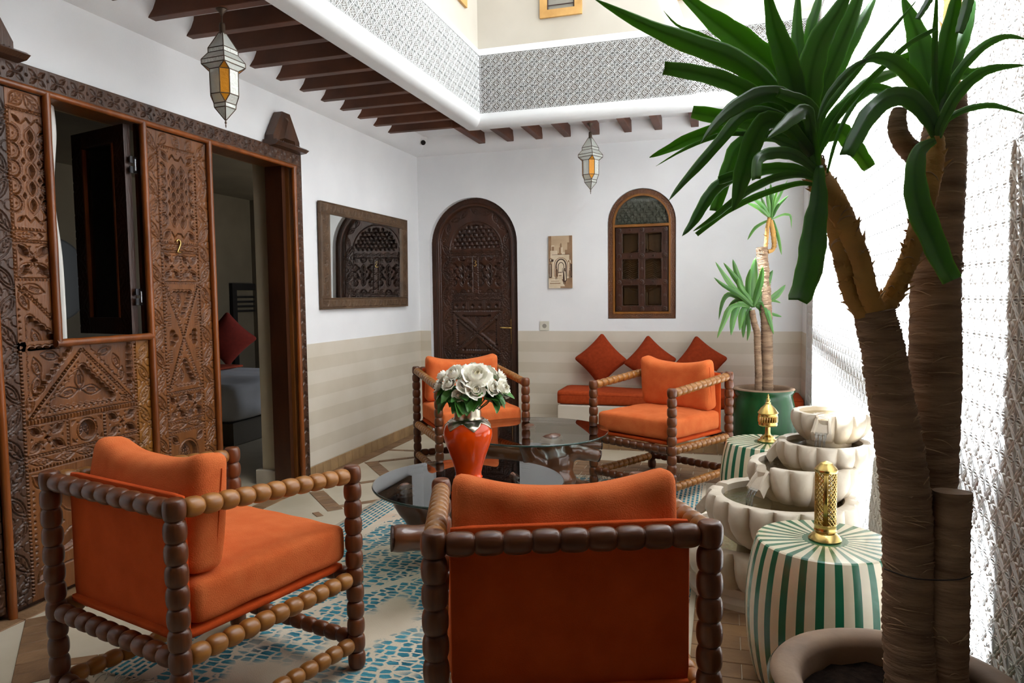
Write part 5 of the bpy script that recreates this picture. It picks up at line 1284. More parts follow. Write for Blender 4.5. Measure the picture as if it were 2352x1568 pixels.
# ---------------- hanging lanterns: leaded glass panes one by one ----------------
LEAD = mat('lantern_metal', '#5a4a3c', '#463a30', rough=.5, metal=.6, scale=20)
def tglass(name, c, tr): 
    m = mat(name, c, c, rough=.35, scale=60, bump=.3, bscale=70); b = m.node_tree.nodes['Principled BSDF']; b.inputs['Transmission Weight'].default_value = tr; b.inputs['Roughness'].default_value = .28; b.inputs['IOR'].default_value = 1.3
    return m
FROST = tglass('frosted_pane', '#d9dcd4', .45); AMB = tglass('amber_pane', '#d98f22', .35)
def lantern(lab, x, y, ztop, s, rot):
    t = thing('hanging_lantern', lab, 'lantern', (x, y, ztop-.3), 'star glass lanterns hanging from the beams')
    Z = lambda d: ztop-d*s
    MB().lathe([(.028*s,0),(.030*s,-.006),(.012*s,-.022),(.006*s,-.034)], (x,y,ztop), 16).build('ceiling_cup', LEAD, t, True)
    MB().tube([(x,y,Z(.03)),(x,y,Z(.085))], .0035*s, 6).build('rod', LEAD, t); MB().lathe([(.014*s,0),(.016*s,-.01),(.016*s,-.05),(.02*s,-.062)], (x,y,Z(.08)), 12).build('collar', LEAD, t, True)
    # ring levels: (distance down, radius at the 4 main corners, radius factor of the cut corners)
    lev = [(.135,.018),(.225,.070),(.250,.070),(.290,.103),(.315,.103),(.345,.078),(.345+.135,.078),(.520,.047),(.545,.047),(.610,.008)]
    def corner(k, d, r, oct_):
        if not oct_: a = rot+k*PI/2; r *= 1.12; return (x+r*s*math.cos(a), y+r*s*math.sin(a), Z(d))
        kk, side = divmod(k, 2); r *= 1.12; a = rot+kk*PI/2; f = .26
        P0 = (math.cos(a), math.sin(a)); P1 = (math.cos(a+(PI/2 if side else -PI/2)), math.sin(a+(PI/2 if side else -PI/2))); return (x+s*r*(P0[0]*(1-f)+P1[0]*f), y+s*r*(P0[1]*(1-f)+P1[1]*f), Z(d))
    cames = []
    def pane(pts, m):
        c0 = [sum(p[i] for p in pts)/len(pts) for i in range(3)]
        MB().add(pts, [tuple(range(len(pts)))]).build('amber_pane' if m is AMB else 'pane', m, t)
        cames.append(pts)
    for i in range(4):       # the roof, square in plan
        (d0, r0), (d1, r1) = lev[i], lev[i+1]
        for k in range(4): pane([corner(k,d0,r0,0), corner(k+1,d0,r0,0), corner(k+1,d1,r1,0), corner(k,d1,r1,0)], FROST)
    for k in range(4):       # under the eaves: trapezium and an amber triangle at each corner
        pane([corner(k,.315,.103,0), corner(k+1,.315,.103,0), corner(2*(k+1) if k < 3 else 0,.345,.090,1), corner(2*k+1,.345,.090,1)], FROST)
        pane([corner(k,.315,.103,0), corner(2*k+1,.345,.090,1), corner(2*k,.345,.090,1)], AMB)
        pane([corner(2*k+1,.345,.090,1), corner(2*((k+1) % 4),.345,.090,1), corner(2*((k+1) % 4),.480,.088,1), corner(2*k+1,.480,.088,1)], FROST)
        pane([corner(2*k,.345,.090,1), corner(2*k+1,.345,.090,1), corner(2*k+1,.480,.088,1), corner(2*k,.480,.088,1)], AMB)
        pane([corner(2*k+1,.480,.088,1), corner(2*((k+1) % 4),.480,.088,1), corner((k+1) % 4,.525,.052,0), corner(k,.525,.052,0)], FROST)
        pane([corner(2*k,.480,.088,1), corner(2*k+1,.480,.088,1), corner(k,.525,.052,0)], AMB)
        pane([corner(k,.525,.052,0), corner((k+1) % 4,.525,.052,0), corner((k+1) % 4,.548,.050,0), corner(k,.548,.050,0)], FROST)
        pane([corner(k,.548,.050,0), corner((k+1) % 4,.548,.050,0), corner((k+1) % 4,.612,.004,0), corner(k,.612,.004,0)], FROST)
    mb = MB()
    seen = set()
    for P in cames:
        for i in range(len(P)):
            a, b = P[i], P[(i+1) % len(P)]; key = tuple(sorted((tuple(round(q,4) for q in a), tuple(round(q,4) for q in b))))
            if key in seen or (Vector(a)-Vector(b)).length < .003: continue
            seen.add(key); mb.tube([a, b], .0030*s, 5)
    mb.build('lead_cames', LEAD, t)
    MB().lathe([(.006*s,0),(.003*s,-.012*s),(.006*s,-.018*s),(.006*s,-.022*s),(.002*s,-.03*s),(.004*s,-.036*s),(.001*s,-.05*s)], (x,y,Z(.608)), 8).build('finial_tip', LEAD, t, True)
lantern('large star glass lantern hanging from a beam in front of the carved door', -2.465, 3.14, 2.86, .91, .70)
lantern('smaller looking star glass lantern hanging before the back wall beside the arched window', -1.118, 6.165, 2.86, .92, .34)
# ---------------- green striped drum stools ----------------
GRN = mat('green_inlay', '#1f6b4b', '#185a3f', rough=.25, scale=6, coat=.4); BON = mat('bone_inlay', '#dcd2b8', '#cdc1a4', rough=.28, scale=6, coat=.4)
def stool(lab, x, y, h, rt, rb, ns=28):
    t = thing('drum_stool', lab, 'stool', (x, y, 0), 'green striped drum stools')
    N_ = ns*2; zs_ = [(rt*.90, .0)]+[(rt+(rb-rt)*math.sin(PI*k/14)**.8, .015+(h-.03)*k/14) for k in range(15)]+[(rt-.004, h-.004)]
    for col, m, nm in ((0, GRN, 'green_stripes'), (1, BON, 'bone_stripes')):
        mb = MB()
        for s_ in range(ns):
            f = .44; a0 = 2*PI*(s_+(0 if col == 0 else f))/ns; a1 = 2*PI*(s_+(f if col == 0 else 1))/ns
            vs = []; fs = []; n3 = 3
            ring = zs_+[(rt-.010, h), (.075*rt/.24, h+.0005)]
            for r, z in ring:
                for i in range(n3+1): a = a0+(a1-a0)*i/n3; vs.append((x+r*math.cos(a), y+r*math.sin(a), z))
            for k in range(len(ring)-1):
                for i in range(n3): j = k*(n3+1)+i; fs.append((j, j+1, j+n3+2, j+n3+1))
            mb.add(vs, fs)
        o = mb.build(nm, m, t, True, angle=.5); tag(o, kind='stuff')
    MB().lathe([(.078*rt/.24, h-.004),(.078*rt/.24, h+.001),(.001, h+.0015)], (x, y, 0), 32).build('centre_disc', GRN, t)
    MB().lathe([(rt*.88,.0),(rt*.88,.02),(rt*.5,.03)], (x,y,0), 32, cap=True).build('base', BON, t)
SX1, SY1, SH = .345, 2.653, .512; SX2, SY2 = .249, 4.355
stool('green and cream striped drum stool nearest the camera, under the tall brass burner', SX1, SY1, SH, .232, .266)
stool('green and cream striped drum stool behind the fountain, under the domed brass burner', SX2, SY2, SH, .236, .268)
# ---------------- brass burners ----------------
b1 = thing('incense_holder', 'tall pierced brass tube holder on the nearest striped stool', 'incense burner', (SX1, SY1, SH))
bz = SH+.002; k_ = .93
MB().lathe([(.057*k_,0),(.059*k_,.004),(.055*k_,.010),(.043*k_,.022),(.034*k_,.028),(.034*k_,.034)], (SX1,SY1,bz), 40).build('foot', BRASS, b1, True, angle=.6)
MB().lathe([(.036,.030),(.038,.034),(.036,.038),(.036,.052),(.037,.054),(.035,.057)], (SX1,SY1,bz), 40, cap=False).build('lower_band', BRASS, b1, True, angle=.6)
R_ = .034; H0, H1 = .055, .245
for s_ in range(3):    # three plain strips, three pierced lattices between them
    a0 = 2*PI*s_/3+.16; vs = []; fs = []
    for k in range(2):
        for i in range(6): a = a0+.50*i/5; vs.append((SX1+R_*math.cos(a), SY1+R_*math.sin(a), bz+(H0,H1)[k]))
    for i in range(5): fs.append((i, i+1, i+7, i+6))
    o = MB().add(vs, fs).build('plain_strip', BRASS, b1, True); md = o.modifiers.new('s','SOLIDIFY'); md.thickness = .0015
    g = MB(); b0 = a0+.50; span = 2*PI/3-.50; nd = 4; rows = 11
    for dsg in (1, -1):
        for st in range(-rows, rows*2):
            pts = []
            for i in range(nd*3+1):
                u = i/(nd*3); v = (st/rows)+dsg*u*nd/rows*1.0
                if 0 <= v <= 1: a = b0+span*u; pts.append((SX1+R_*math.cos(a), SY1+R_*math.sin(a), bz+H0+(H1-H0)*v))
            if len(pts) > 1: g.tube(pts, .0019, 5)
    g.build('pierced_lattice', BRASS, b1)
MB().lathe([(.036,.240),(.038,.244),(.038,.250),(.034,.256),(.024,.266),(.020,.272),(.008,.277),(.001,.279)], (SX1,SY1,bz), 36).build('cap', BRASS, b1, True, angle=.5)
b2 = thing('incense_burner', 'small domed brass incense burner on the striped stool behind the fountain', 'incense burner', (SX2, SY2, SH))
bz = SH+.002
MB().lathe([(.056,0),(.057,.006),(.040,.018),(.036,.030),(.018,.040),(.014,.050),(.0135,.085),(.020,.092)], (SX2,SY2,bz), 32).build('stem_foot', BRASS, b2, True, angle=.6)
MB().lathe([(.020,.090),(.050,.094),(.053,.100),(.052,.106),(.0515,.118)], (SX2,SY2,bz), 32, cap=False).build('cup', BRASS, b2, True, angle=.6)
g = MB()
for i in range(22):
    a = 2*PI*i/22; g.tube([(SX2+.0515*math.cos(a), SY2+.0515*math.sin(a), bz+.116), (SX2+.0515*math.cos(a), SY2+.0515*math.sin(a), bz+.150)], .0038, 5)
g.lathe([(.0525,.148),(.054,.152),(.052,.158),(.0525,.166)], (SX2,SY2,bz), 32, cap=False); g.build('pierced_band', BRASS, b2, True, angle=.6)
MB().lathe([(.056,.166),(.058,.170),(.054,.176),(.040,.196),(.022,.214),(.014,.222),(.016,.228),(.009,.234),(.012,.242),(.010,.250),(.005,.258),(.007,.264),(.002,.280)], (SX2,SY2,bz), 32).build('domed_lid', BRASS, b2, True, angle=.6)
# ---------------- stone fountain ----------------
STONE = mat('pale_stone', '#d5cab9', '#c4b7a3', rough=.5, scale=9, detail=8, bump=.12, bscale=60, coat=.1)
STW = mat('wet_stone', '#b59d77', '#a28b66', rough=.3, scale=9)
def water_mat():
    m = mat('water', '#ffffff', '#ffffff', rough=.02); b = m.node_tree.nodes['Principled BSDF']; b.inputs['Transmission Weight'].default_value = 0
    nt = m.node_tree; out = nt.nodes['Material Output']; N = nt.nodes.new; L = nt.links.new
    mx = N('ShaderNodeMixShader'); tr = N('ShaderNodeBsdfTransparent'); gl = N('ShaderNodeBsdfGlossy'); fr = N('ShaderNodeFresnel'); fr.inputs[0].default_value = 1.33
    gl.inputs['Roughness'].default_value = .03; tr.inputs[0].default_value = (.66,.62,.50,1)
    no = N('ShaderNodeTexNoise'); no.inputs['Scale'].default_value = 26; tc = N('ShaderNodeTexCoord'); bp = N('ShaderNodeBump'); bp.inputs['Strength'].default_value = .5; bp.inputs['Distance'].default_value = .01
    L(tc.outputs['Object'], no.inputs[0]); L(no.outputs[0], bp.inputs['Height']); L(bp.outputs[0], gl.inputs['Normal']); L(bp.outputs[0], fr.inputs['Normal'])
    L(fr.outputs[0], mx.inputs[0]); L(tr.outputs[0], mx.inputs[1]); L(gl.outputs[0], mx.inputs[2]); L(mx.outputs[0], out.inputs[0]); return m
WATER = water_mat(); STREAM = pane_mat('water_stream', '#f4f6f6', 1.6, .05)
ft = thing('fountain', 'tiered pale stone fountain of scalloped bowls with running water', 'fountain', (.25, 3.35, 0))
def bowl(x, y, zr, r, h, lobes, spout, name='bowl', ph=0, base=None):
    """scalloped bowl, rim top at zr; spout = angle of its lip or None"""
    n = lobes*10; lob = lambda a, k: 1
    prof = [(.34,0,0),(.48,.03,.3),(.66,.13,.8),(.83,.30,1),(.945,.50,1),(1.0,.70,1),(.99,.87,.9),(.96,.965,.5),(.93,1.0,.25),(.80,1.0,.0),(.775,.985,0),(.765,.90,0),(.74,.70,0),(.60,.52,0),(.02,.48,0)]
    vs = []; fs = []
    for k, (pr, pz, am) in enumerate(prof):
        for i in range(n):
            a = 2*PI*i/n; s_ = abs(math.sin(lobes*a/2+ph)); q = 1-am*.15*(1-s_**.62)
            z = zr-h+h*pz; rr = r*pr*q
            if spout is not None and k >= 7:
                da = abs((a-spout+PI) % (2*PI)-PI); wd = .031/r
                if da < wd and k <= 12: z = min(z, zr-.17*h)
            vs.append((x+rr*math.cos(a), y+rr*math.sin(a), z))
    for k in range(len(prof)-1):
        for i in range(n): j = (i+1) % n; fs.append((k*n+i, k*n+j, (k+1)*n+j, (k+1)*n+i))
    fs.append(tuple(range(n-1,-1,-1))); fs.append(tuple((len(prof)-1)*n+i for i in range(n)))
    MB().add(vs, fs).build(name, STONE, ft, True, angle=.9)
    zw = zr-.13*h
    mb = MB(); mb.lathe([(r*.768, zw),(r*.40, zw+.0004),(.001, zw+.0005)], (x, y, 0), 40, cap=False); mb.build('water_surface', WATER, ft, True)
    if spout is not None:
        ca, sa = math.cos(spout), math.sin(spout); T = lambda d, w, z: (x+ca*d-sa*w, y+sa*d+ca*w, z)
        V = []; ze = zr-.52*h
        for d, zf, up, ww in ((r*.76, zr-.165*h, .006, .018), (r*.95, zr-.20*h, .022, .022), (r*1.06, zr-.34*h, .018, .025), (r*1.17, ze, .010, .031)):
            V += [T(d-.02,-ww-.011,zf-.03), T(d,-ww-.011,zf+up*.7), T(d,-ww,zf+up), T(d,-ww*.8,zf), T(d,ww*.8,zf), T(d,ww,zf+up), T(d,ww+.011,zf+up*.7), T(d-.02,ww+.011,zf-.03)]
        F = []
        for k in range(3):
            for i in range(8): j = (i+1) % 8; F.append((k*8+i, k*8+j, (k+1)*8+j, (k+1)*8+i))
        F += [tuple(range(7,-1,-1)), tuple(24+i for i in range(8))]
        MB().add(V, F).build('spout', STONE, ft, True, angle=.8)
        return T, r*1.17, ze, .028
    return None
def fall(T, d, z0, z1, w, n=3):
    for i in range(n):
        u = (i/(n-1)*2-1)*w*.62
        MB().tube([T(d-.006,u,z0+.006), T(d+.010,u*1.0,z0-.010), T(d+.020,u*.95,z0-(z0-z1)*.4), T(d+.026,u*.9,z1-.003)], [.008,.006,.0045,.0065], 8, flat=.5).build('water_stream', STREAM, ft, True)
# a cylinder pedestal behind carries the bowls; each bowl overlaps the one below
B = [(.467,3.48,.842,.172,.148),(.432,3.42,.716,.206,.168),(.332,3.336,.634,.232,.185),(.245,3.257,.503,.325,.232),(.155,3.44,.275,.41,.235)]
T, d, z, w = bowl(*B[0], 12, math.radians(-108)); fall(T, d, z, B[1][2]-.03, w)
T, d, z, w = bowl(*B[1], 14, math.radians(172), ph=.3); fall(T, d, z, B[2][2]-.03, w)
T, d, z, w = bowl(*B[2], 14, math.radians(-140), ph=.6); fall(T, d, z, B[3][2]-.04, w)
T, d, z, w = bowl(*B[3], 18, math.radians(158)); fall(T, d, z, B[4][2]-.04, w)
bowl(*B[4], 20, None, 'basin')
MB().lathe([(.315,0),(.315,.03),(.30,.045),(.285,.05),(.285,.085)], (B[4][0],B[4][1],0), 56).build('base_ring', STONE, ft, True, angle=.6)
for (x, y, z0, z1, r) in ((.46,3.47,.60,.73,.10),(.40,3.42,.52,.60,.12),(.34,3.38,.34,.52,.14),(.22,3.38,.10,.36,.17)):
    MB().lathe([(r,z0),(r*.9,(z0+z1)/2),(r,z1)], (x,y,0), 24).build('pedestal', STONE, ft, True, angle=.7)
# ---------------- plants: leaf midribs and trunk centrelines in metres ----------------
YUCCA_LEAVES = [
([(0.187,1.752,1.715), (0.147,1.734,1.778), (0.082,1.704,1.846), (0.018,1.671,1.892), (-0.077,1.625,1.924), (-0.168,1.579,1.957), (-0.267,1.531,2.005)], 0.0491, 0),
([(0.180,1.773,1.749), (0.133,1.769,1.845), (0.106,1.768,1.895), (0.062,1.763,1.935), (0.007,1.756,1.984), (-0.048,1.748,2.029), (-0.120,1.738,2.098)], 0.0609, 0),
([(0.181,1.718,1.694), (0.135,1.696,1.748), (0.101,1.672,1.782), (0.049,1.639,1.812), (-0.003,1.604,1.832), (-0.063,1.563,1.842), (-0.123,1.521,1.845)], 0.0354, 1),
([(0.188,1.783,1.701), (0.158,1.780,1.742), (0.108,1.773,1.767), (0.042,1.761,1.779), (-0.014,1.752,1.792), (-0.075,1.743,1.806)], 0.0413, 1),
([(0.178,1.686,1.702), (0.154,1.666,1.763), (0.118,1.634,1.794), (0.073,1.592,1.792), (0.027,1.546,1.764), (-0.012,1.498,1.724), (-0.046,1.449,1.673)], 0.0354, 0),
([(0.181,1.685,1.674), (0.148,1.672,1.729), (0.111,1.652,1.757), (0.069,1.628,1.766), (0.028,1.602,1.750), (-0.005,1.574,1.706), (-0.052,1.541,1.647), (-0.087,1.512,1.603), (-0.109,1.486,1.570)], 0.0265, 0),
([(0.194,1.815,1.692), (0.146,1.811,1.750), (0.066,1.797,1.773), (0.010,1.791,1.773), (-0.074,1.776,1.753), (-0.130,1.770,1.730), (-0.176,1.769,1.712)], 0.0334, 0),
([(0.191,1.772,1.677), (0.157,1.766,1.714), (0.091,1.751,1.739), (0.009,1.730,1.746), (-0.044,1.717,1.733), (-0.098,1.704,1.709), (-0.153,1.689,1.676)], 0.0108, 0),
([(0.177,1.641,1.671), (0.126,1.624,1.730), (0.082,1.603,1.739), (0.056,1.582,1.699), (0.035,1.559,1.630), (0.025,1.541,1.583), (0.015,1.522,1.547)], 0.0432, 0),
([(0.193,1.794,1.681), (0.129,1.776,1.736), (0.071,1.756,1.742), (0.026,1.737,1.714), (0.010,1.726,1.673), (-0.007,1.713,1.623), (-0.022,1.701,1.568)], 0.0354, 1),
([(0.186,1.642,1.632), (0.162,1.626,1.654), (0.134,1.603,1.667), (0.106,1.578,1.668), (0.077,1.549,1.660), (0.062,1.523,1.642), (0.059,1.497,1.604)], 0.0256, 1),
([(0.191,1.717,1.637), (0.156,1.703,1.651), (0.113,1.685,1.654), (0.075,1.667,1.650), (0.031,1.646,1.641), (-0.014,1.623,1.625)], 0.0256, 1),
([(0.050,1.675,1.643), (0.010,1.650,1.630), (-0.018,1.624,1.611), (-0.040,1.595,1.578), (-0.064,1.563,1.532), (-0.085,1.531,1.501)], 0.0265, 0),
([(0.188,1.694,1.626), (0.163,1.682,1.636), (0.112,1.659,1.632), (0.061,1.634,1.609), (0.022,1.611,1.582), (-0.027,1.583,1.540), (-0.064,1.559,1.513)], 0.0177, 0),
([(0.192,1.726,1.619), (0.157,1.716,1.623), (0.102,1.699,1.608), (0.049,1.681,1.587), (-0.003,1.664,1.558), (-0.060,1.644,1.512)], 0.0147, 1),
([(0.189,1.623,1.644), (0.187,1.614,1.607), (0.186,1.604,1.570), (0.179,1.591,1.530), (0.173,1.576,1.478), (0.165,1.560,1.428), (0.150,1.542,1.380), (0.141,1.526,1.362)], 0.0550, 1),
([(0.214,1.703,1.641), (0.230,1.718,1.704), (0.253,1.739,1.761), (0.287,1.763,1.815), (0.335,1.794,1.878), (0.370,1.821,1.928)], 0.0098, 0),
([(0.179,1.698,1.723), (0.152,1.689,1.777), (0.139,1.684,1.830), (0.121,1.676,1.894), (0.099,1.666,1.956), (0.079,1.658,2.044)], 0.0531, 0),
([(0.187,1.818,1.758), (0.176,1.826,1.821), (0.169,1.840,1.916), (0.162,1.855,2.004), (0.165,1.876,2.111)], 0.0354, 0),
([(0.179,1.697,1.714), (0.176,1.699,1.767), (0.174,1.700,1.818), (0.181,1.705,1.877), (0.198,1.711,1.932), (0.234,1.724,1.992), (0.266,1.736,2.055)], 0.0570, 0),
([(0.190,1.754,1.725), (0.192,1.760,1.782), (0.205,1.770,1.832), (0.228,1.785,1.896), (0.259,1.803,1.970), (0.285,1.820,2.039), (0.302,1.832,2.085)], 0.0491, 0),
([(0.201,1.821,1.737), (0.219,1.839,1.821), (0.250,1.865,1.905), (0.286,1.895,1.981), (0.318,1.923,2.038), (0.351,1.953,2.102)], 0.0393, 0),
([(0.188,1.840,1.773), (0.184,1.858,1.910), (0.193,1.882,2.005), (0.211,1.910,2.072), (0.227,1.939,2.138)], 0.0256, 0),
([(0.188,1.687,1.683), (0.197,1.689,1.749), (0.219,1.689,1.788), (0.254,1.692,1.834), (0.294,1.696,1.884), (0.335,1.699,1.931), (0.385,1.704,1.991)], 0.0147, 0),
([(0.195,1.710,1.678), (0.202,1.708,1.691), (0.228,1.713,1.749), (0.267,1.719,1.802), (0.305,1.724,1.843), (0.342,1.727,1.878), (0.378,1.729,1.909), (0.427,1.734,1.934)], 0.0128, 1),
([(0.204,1.777,1.699), (0.216,1.786,1.749), (0.246,1.802,1.791), (0.285,1.821,1.825), (0.325,1.839,1.848), (0.375,1.858,1.837)], 0.0275, 1),
([(0.212,1.834,1.729), (0.241,1.855,1.787), (0.292,1.887,1.846), (0.339,1.918,1.886), (0.398,1.954,1.911)], 0.0295, 1),
([(0.208,1.810,1.710), (0.222,1.818,1.740), (0.256,1.831,1.754), (0.277,1.838,1.733), (0.299,1.845,1.705), (0.324,1.853,1.669)], 0.0393, 1),
([(0.192,1.840,1.763), (0.160,1.842,1.835), (0.123,1.844,1.876), (0.088,1.847,1.911), (0.008,1.840,1.972), (-0.063,1.835,2.013), (-0.115,1.836,2.040), (-0.149,1.843,2.082)], 0.0128, 0),
([(0.181,1.665,1.698), (0.182,1.652,1.754), (0.160,1.622,1.775), (0.127,1.583,1.780), (0.099,1.542,1.781)], 0.0236, 1),
([(0.177,1.642,1.676), (0.169,1.625,1.736), (0.156,1.596,1.751), (0.133,1.557,1.734), (0.106,1.513,1.705), (0.077,1.465,1.676)], 0.0314, 0),
([(0.183,1.662,1.642), (0.155,1.647,1.682), (0.118,1.622,1.698), (0.084,1.595,1.707)], 0.0216, 0),
([(0.187,1.652,1.631), (0.166,1.646,1.695), (0.153,1.638,1.731)], 0.0216, 0),
([(0.189,1.643,1.634), (0.177,1.635,1.692), (0.170,1.623,1.735)], 0.0236, 0)]
YUCCA_LEAVES_RIGHT = [
([(0.464,1.868,1.738), (0.458,1.874,1.800), (0.445,1.881,1.874), (0.435,1.889,1.936), (0.419,1.895,1.997), (0.394,1.901,2.071)], 0.0570, 0),
([(0.449,1.800,1.734), (0.441,1.798,1.851), (0.438,1.792,1.932), (0.438,1.786,2.029)], 0.0128, 0),
([(0.455,1.813,1.736), (0.449,1.807,1.797), (0.457,1.803,1.865), (0.465,1.797,1.930), (0.474,1.789,1.994), (0.475,1.776,2.030)], 0.0373, 0),
([(0.473,1.883,1.760), (0.503,1.910,1.893), (0.537,1.942,1.986), (0.565,1.973,2.067)], 0.0334, 0),
([(0.441,1.777,1.730), (0.436,1.770,1.756), (0.406,1.755,1.815), (0.366,1.733,1.856), (0.331,1.710,1.873), (0.297,1.686,1.873), (0.268,1.660,1.856)], 0.0334, 0),
([(0.281,1.665,1.864), (0.254,1.648,1.845), (0.228,1.629,1.818), (0.197,1.605,1.774), (0.179,1.583,1.730)], 0.0157, 0),
([(0.441,1.776,1.720), (0.432,1.766,1.740), (0.405,1.746,1.773), (0.370,1.722,1.794), (0.330,1.692,1.787), (0.289,1.659,1.750), (0.261,1.627,1.704), (0.236,1.595,1.656)], 0.0413, 1),
([(0.448,1.789,1.722), (0.451,1.791,1.752), (0.471,1.800,1.822), (0.503,1.812,1.876), (0.545,1.825,1.917), (0.589,1.837,1.934), (0.632,1.847,1.925)], 0.0206, 0),
([(0.444,1.766,1.716), (0.446,1.761,1.738), (0.474,1.762,1.797), (0.509,1.761,1.834), (0.543,1.758,1.847), (0.600,1.759,1.848)], 0.0246, 0),
([(0.455,1.801,1.717), (0.463,1.806,1.741), (0.476,1.813,1.763), (0.517,1.829,1.783), (0.564,1.845,1.790), (0.600,1.857,1.783), (0.645,1.872,1.769)], 0.0147, 0),
([(0.434,1.752,1.704), (0.412,1.740,1.692), (0.396,1.727,1.675), (0.388,1.713,1.638), (0.388,1.701,1.590), (0.397,1.691,1.543), (0.415,1.682,1.492), (0.429,1.672,1.448), (0.450,1.664,1.401)], 0.0511, 1),
([(0.439,1.797,2.043), (0.422,1.777,2.010), (0.393,1.747,1.962)], 0.0147, 1),
([(0.599,1.951,1.899), (0.541,1.936,1.887), (0.484,1.926,1.920), (0.426,1.915,1.931), (0.388,1.910,1.923)], 0.0314, 1),
([(0.504,1.784,2.029), (0.488,1.759,1.976), (0.466,1.724,1.916)], 0.0216, 1),
([(0.443,1.798,1.715), (0.418,1.791,1.763), (0.390,1.780,1.791), (0.357,1.767,1.802)], 0.0118, 0)]
T_LEFT = ([(0.404,1.714,0.478), (0.405,1.744,0.614), (0.402,1.753,0.761), (0.395,1.761,0.908), (0.377,1.765,1.055), (0.356,1.767,1.173), (0.338,1.768,1.272), (0.326,1.769,1.336)], [0.0524, 0.0531, 0.0521, 0.0511, 0.0491, 0.0462, 0.0442, 0.0423])
T_LIMB_A = ([(0.317,1.765,1.326), (0.284,1.757,1.361), (0.267,1.756,1.410), (0.255,1.756,1.469), (0.242,1.756,1.528), (0.226,1.755,1.587), (0.202,1.751,1.631), (0.191,1.750,1.666)], [0.0295, 0.0216, 0.0206, 0.0216, 0.0226, 0.0236, 0.0246, 0.0197])
T_LIMB_B = ([(0.324,1.757,1.331), (0.303,1.734,1.385), (0.290,1.734,1.447), (0.268,1.731,1.505), (0.247,1.738,1.555), (0.218,1.733,1.604), (0.200,1.751,1.646), (0.188,1.751,1.695)], [0.0244, 0.0203, 0.0203, 0.0222, 0.0252, 0.0272, 0.0236, 0.0167])
T_LIMB_C = ([(0.331,1.770,1.335), (0.359,1.780,1.365), (0.382,1.770,1.422), (0.401,1.769,1.480), (0.416,1.778,1.542), (0.429,1.786,1.609), (0.443,1.805,1.669), (0.453,1.822,1.724)], [0.0265, 0.0226, 0.0204, 0.0203, 0.0231, 0.0251, 0.0243, 0.0166])
T_RIGHT = ([(0.479,1.817,0.432), (0.472,1.828,0.635), (0.472,1.852,0.836), (0.473,1.876,1.038), (0.478,1.888,1.193), (0.481,1.899,1.347), (0.482,1.909,1.491), (0.489,1.921,1.635), (0.500,1.934,1.779), (0.505,1.940,1.846)], [0.0561, 0.0551, 0.0533, 0.0568, 0.0557, 0.0537, 0.0526, 0.0506, 0.0454, 0.0382])
T_RIGHT_TOP = ([(0.512,1.960,1.805), (0.513,1.968,1.919), (0.518,1.977,2.034), (0.524,1.986,2.138)], [0.0313, 0.0209, 0.0188, 0.0178])
T_STUMP = ([(0.479,1.726,0.483), (0.480,1.736,0.627), (0.483,1.746,0.771), (0.486,1.754,0.868), (0.486,1.759,0.937)], [0.0405, 0.0395, 0.0386, 0.0376, 0.0386])
T_HOOK = ([(0.441,1.878,1.682), (0.411,1.861,1.705), (0.386,1.844,1.731), (0.378,1.844,1.764), (0.383,1.848,1.797)], [0.0223, 0.0242, 0.0210, 0.0200, 0.0150])
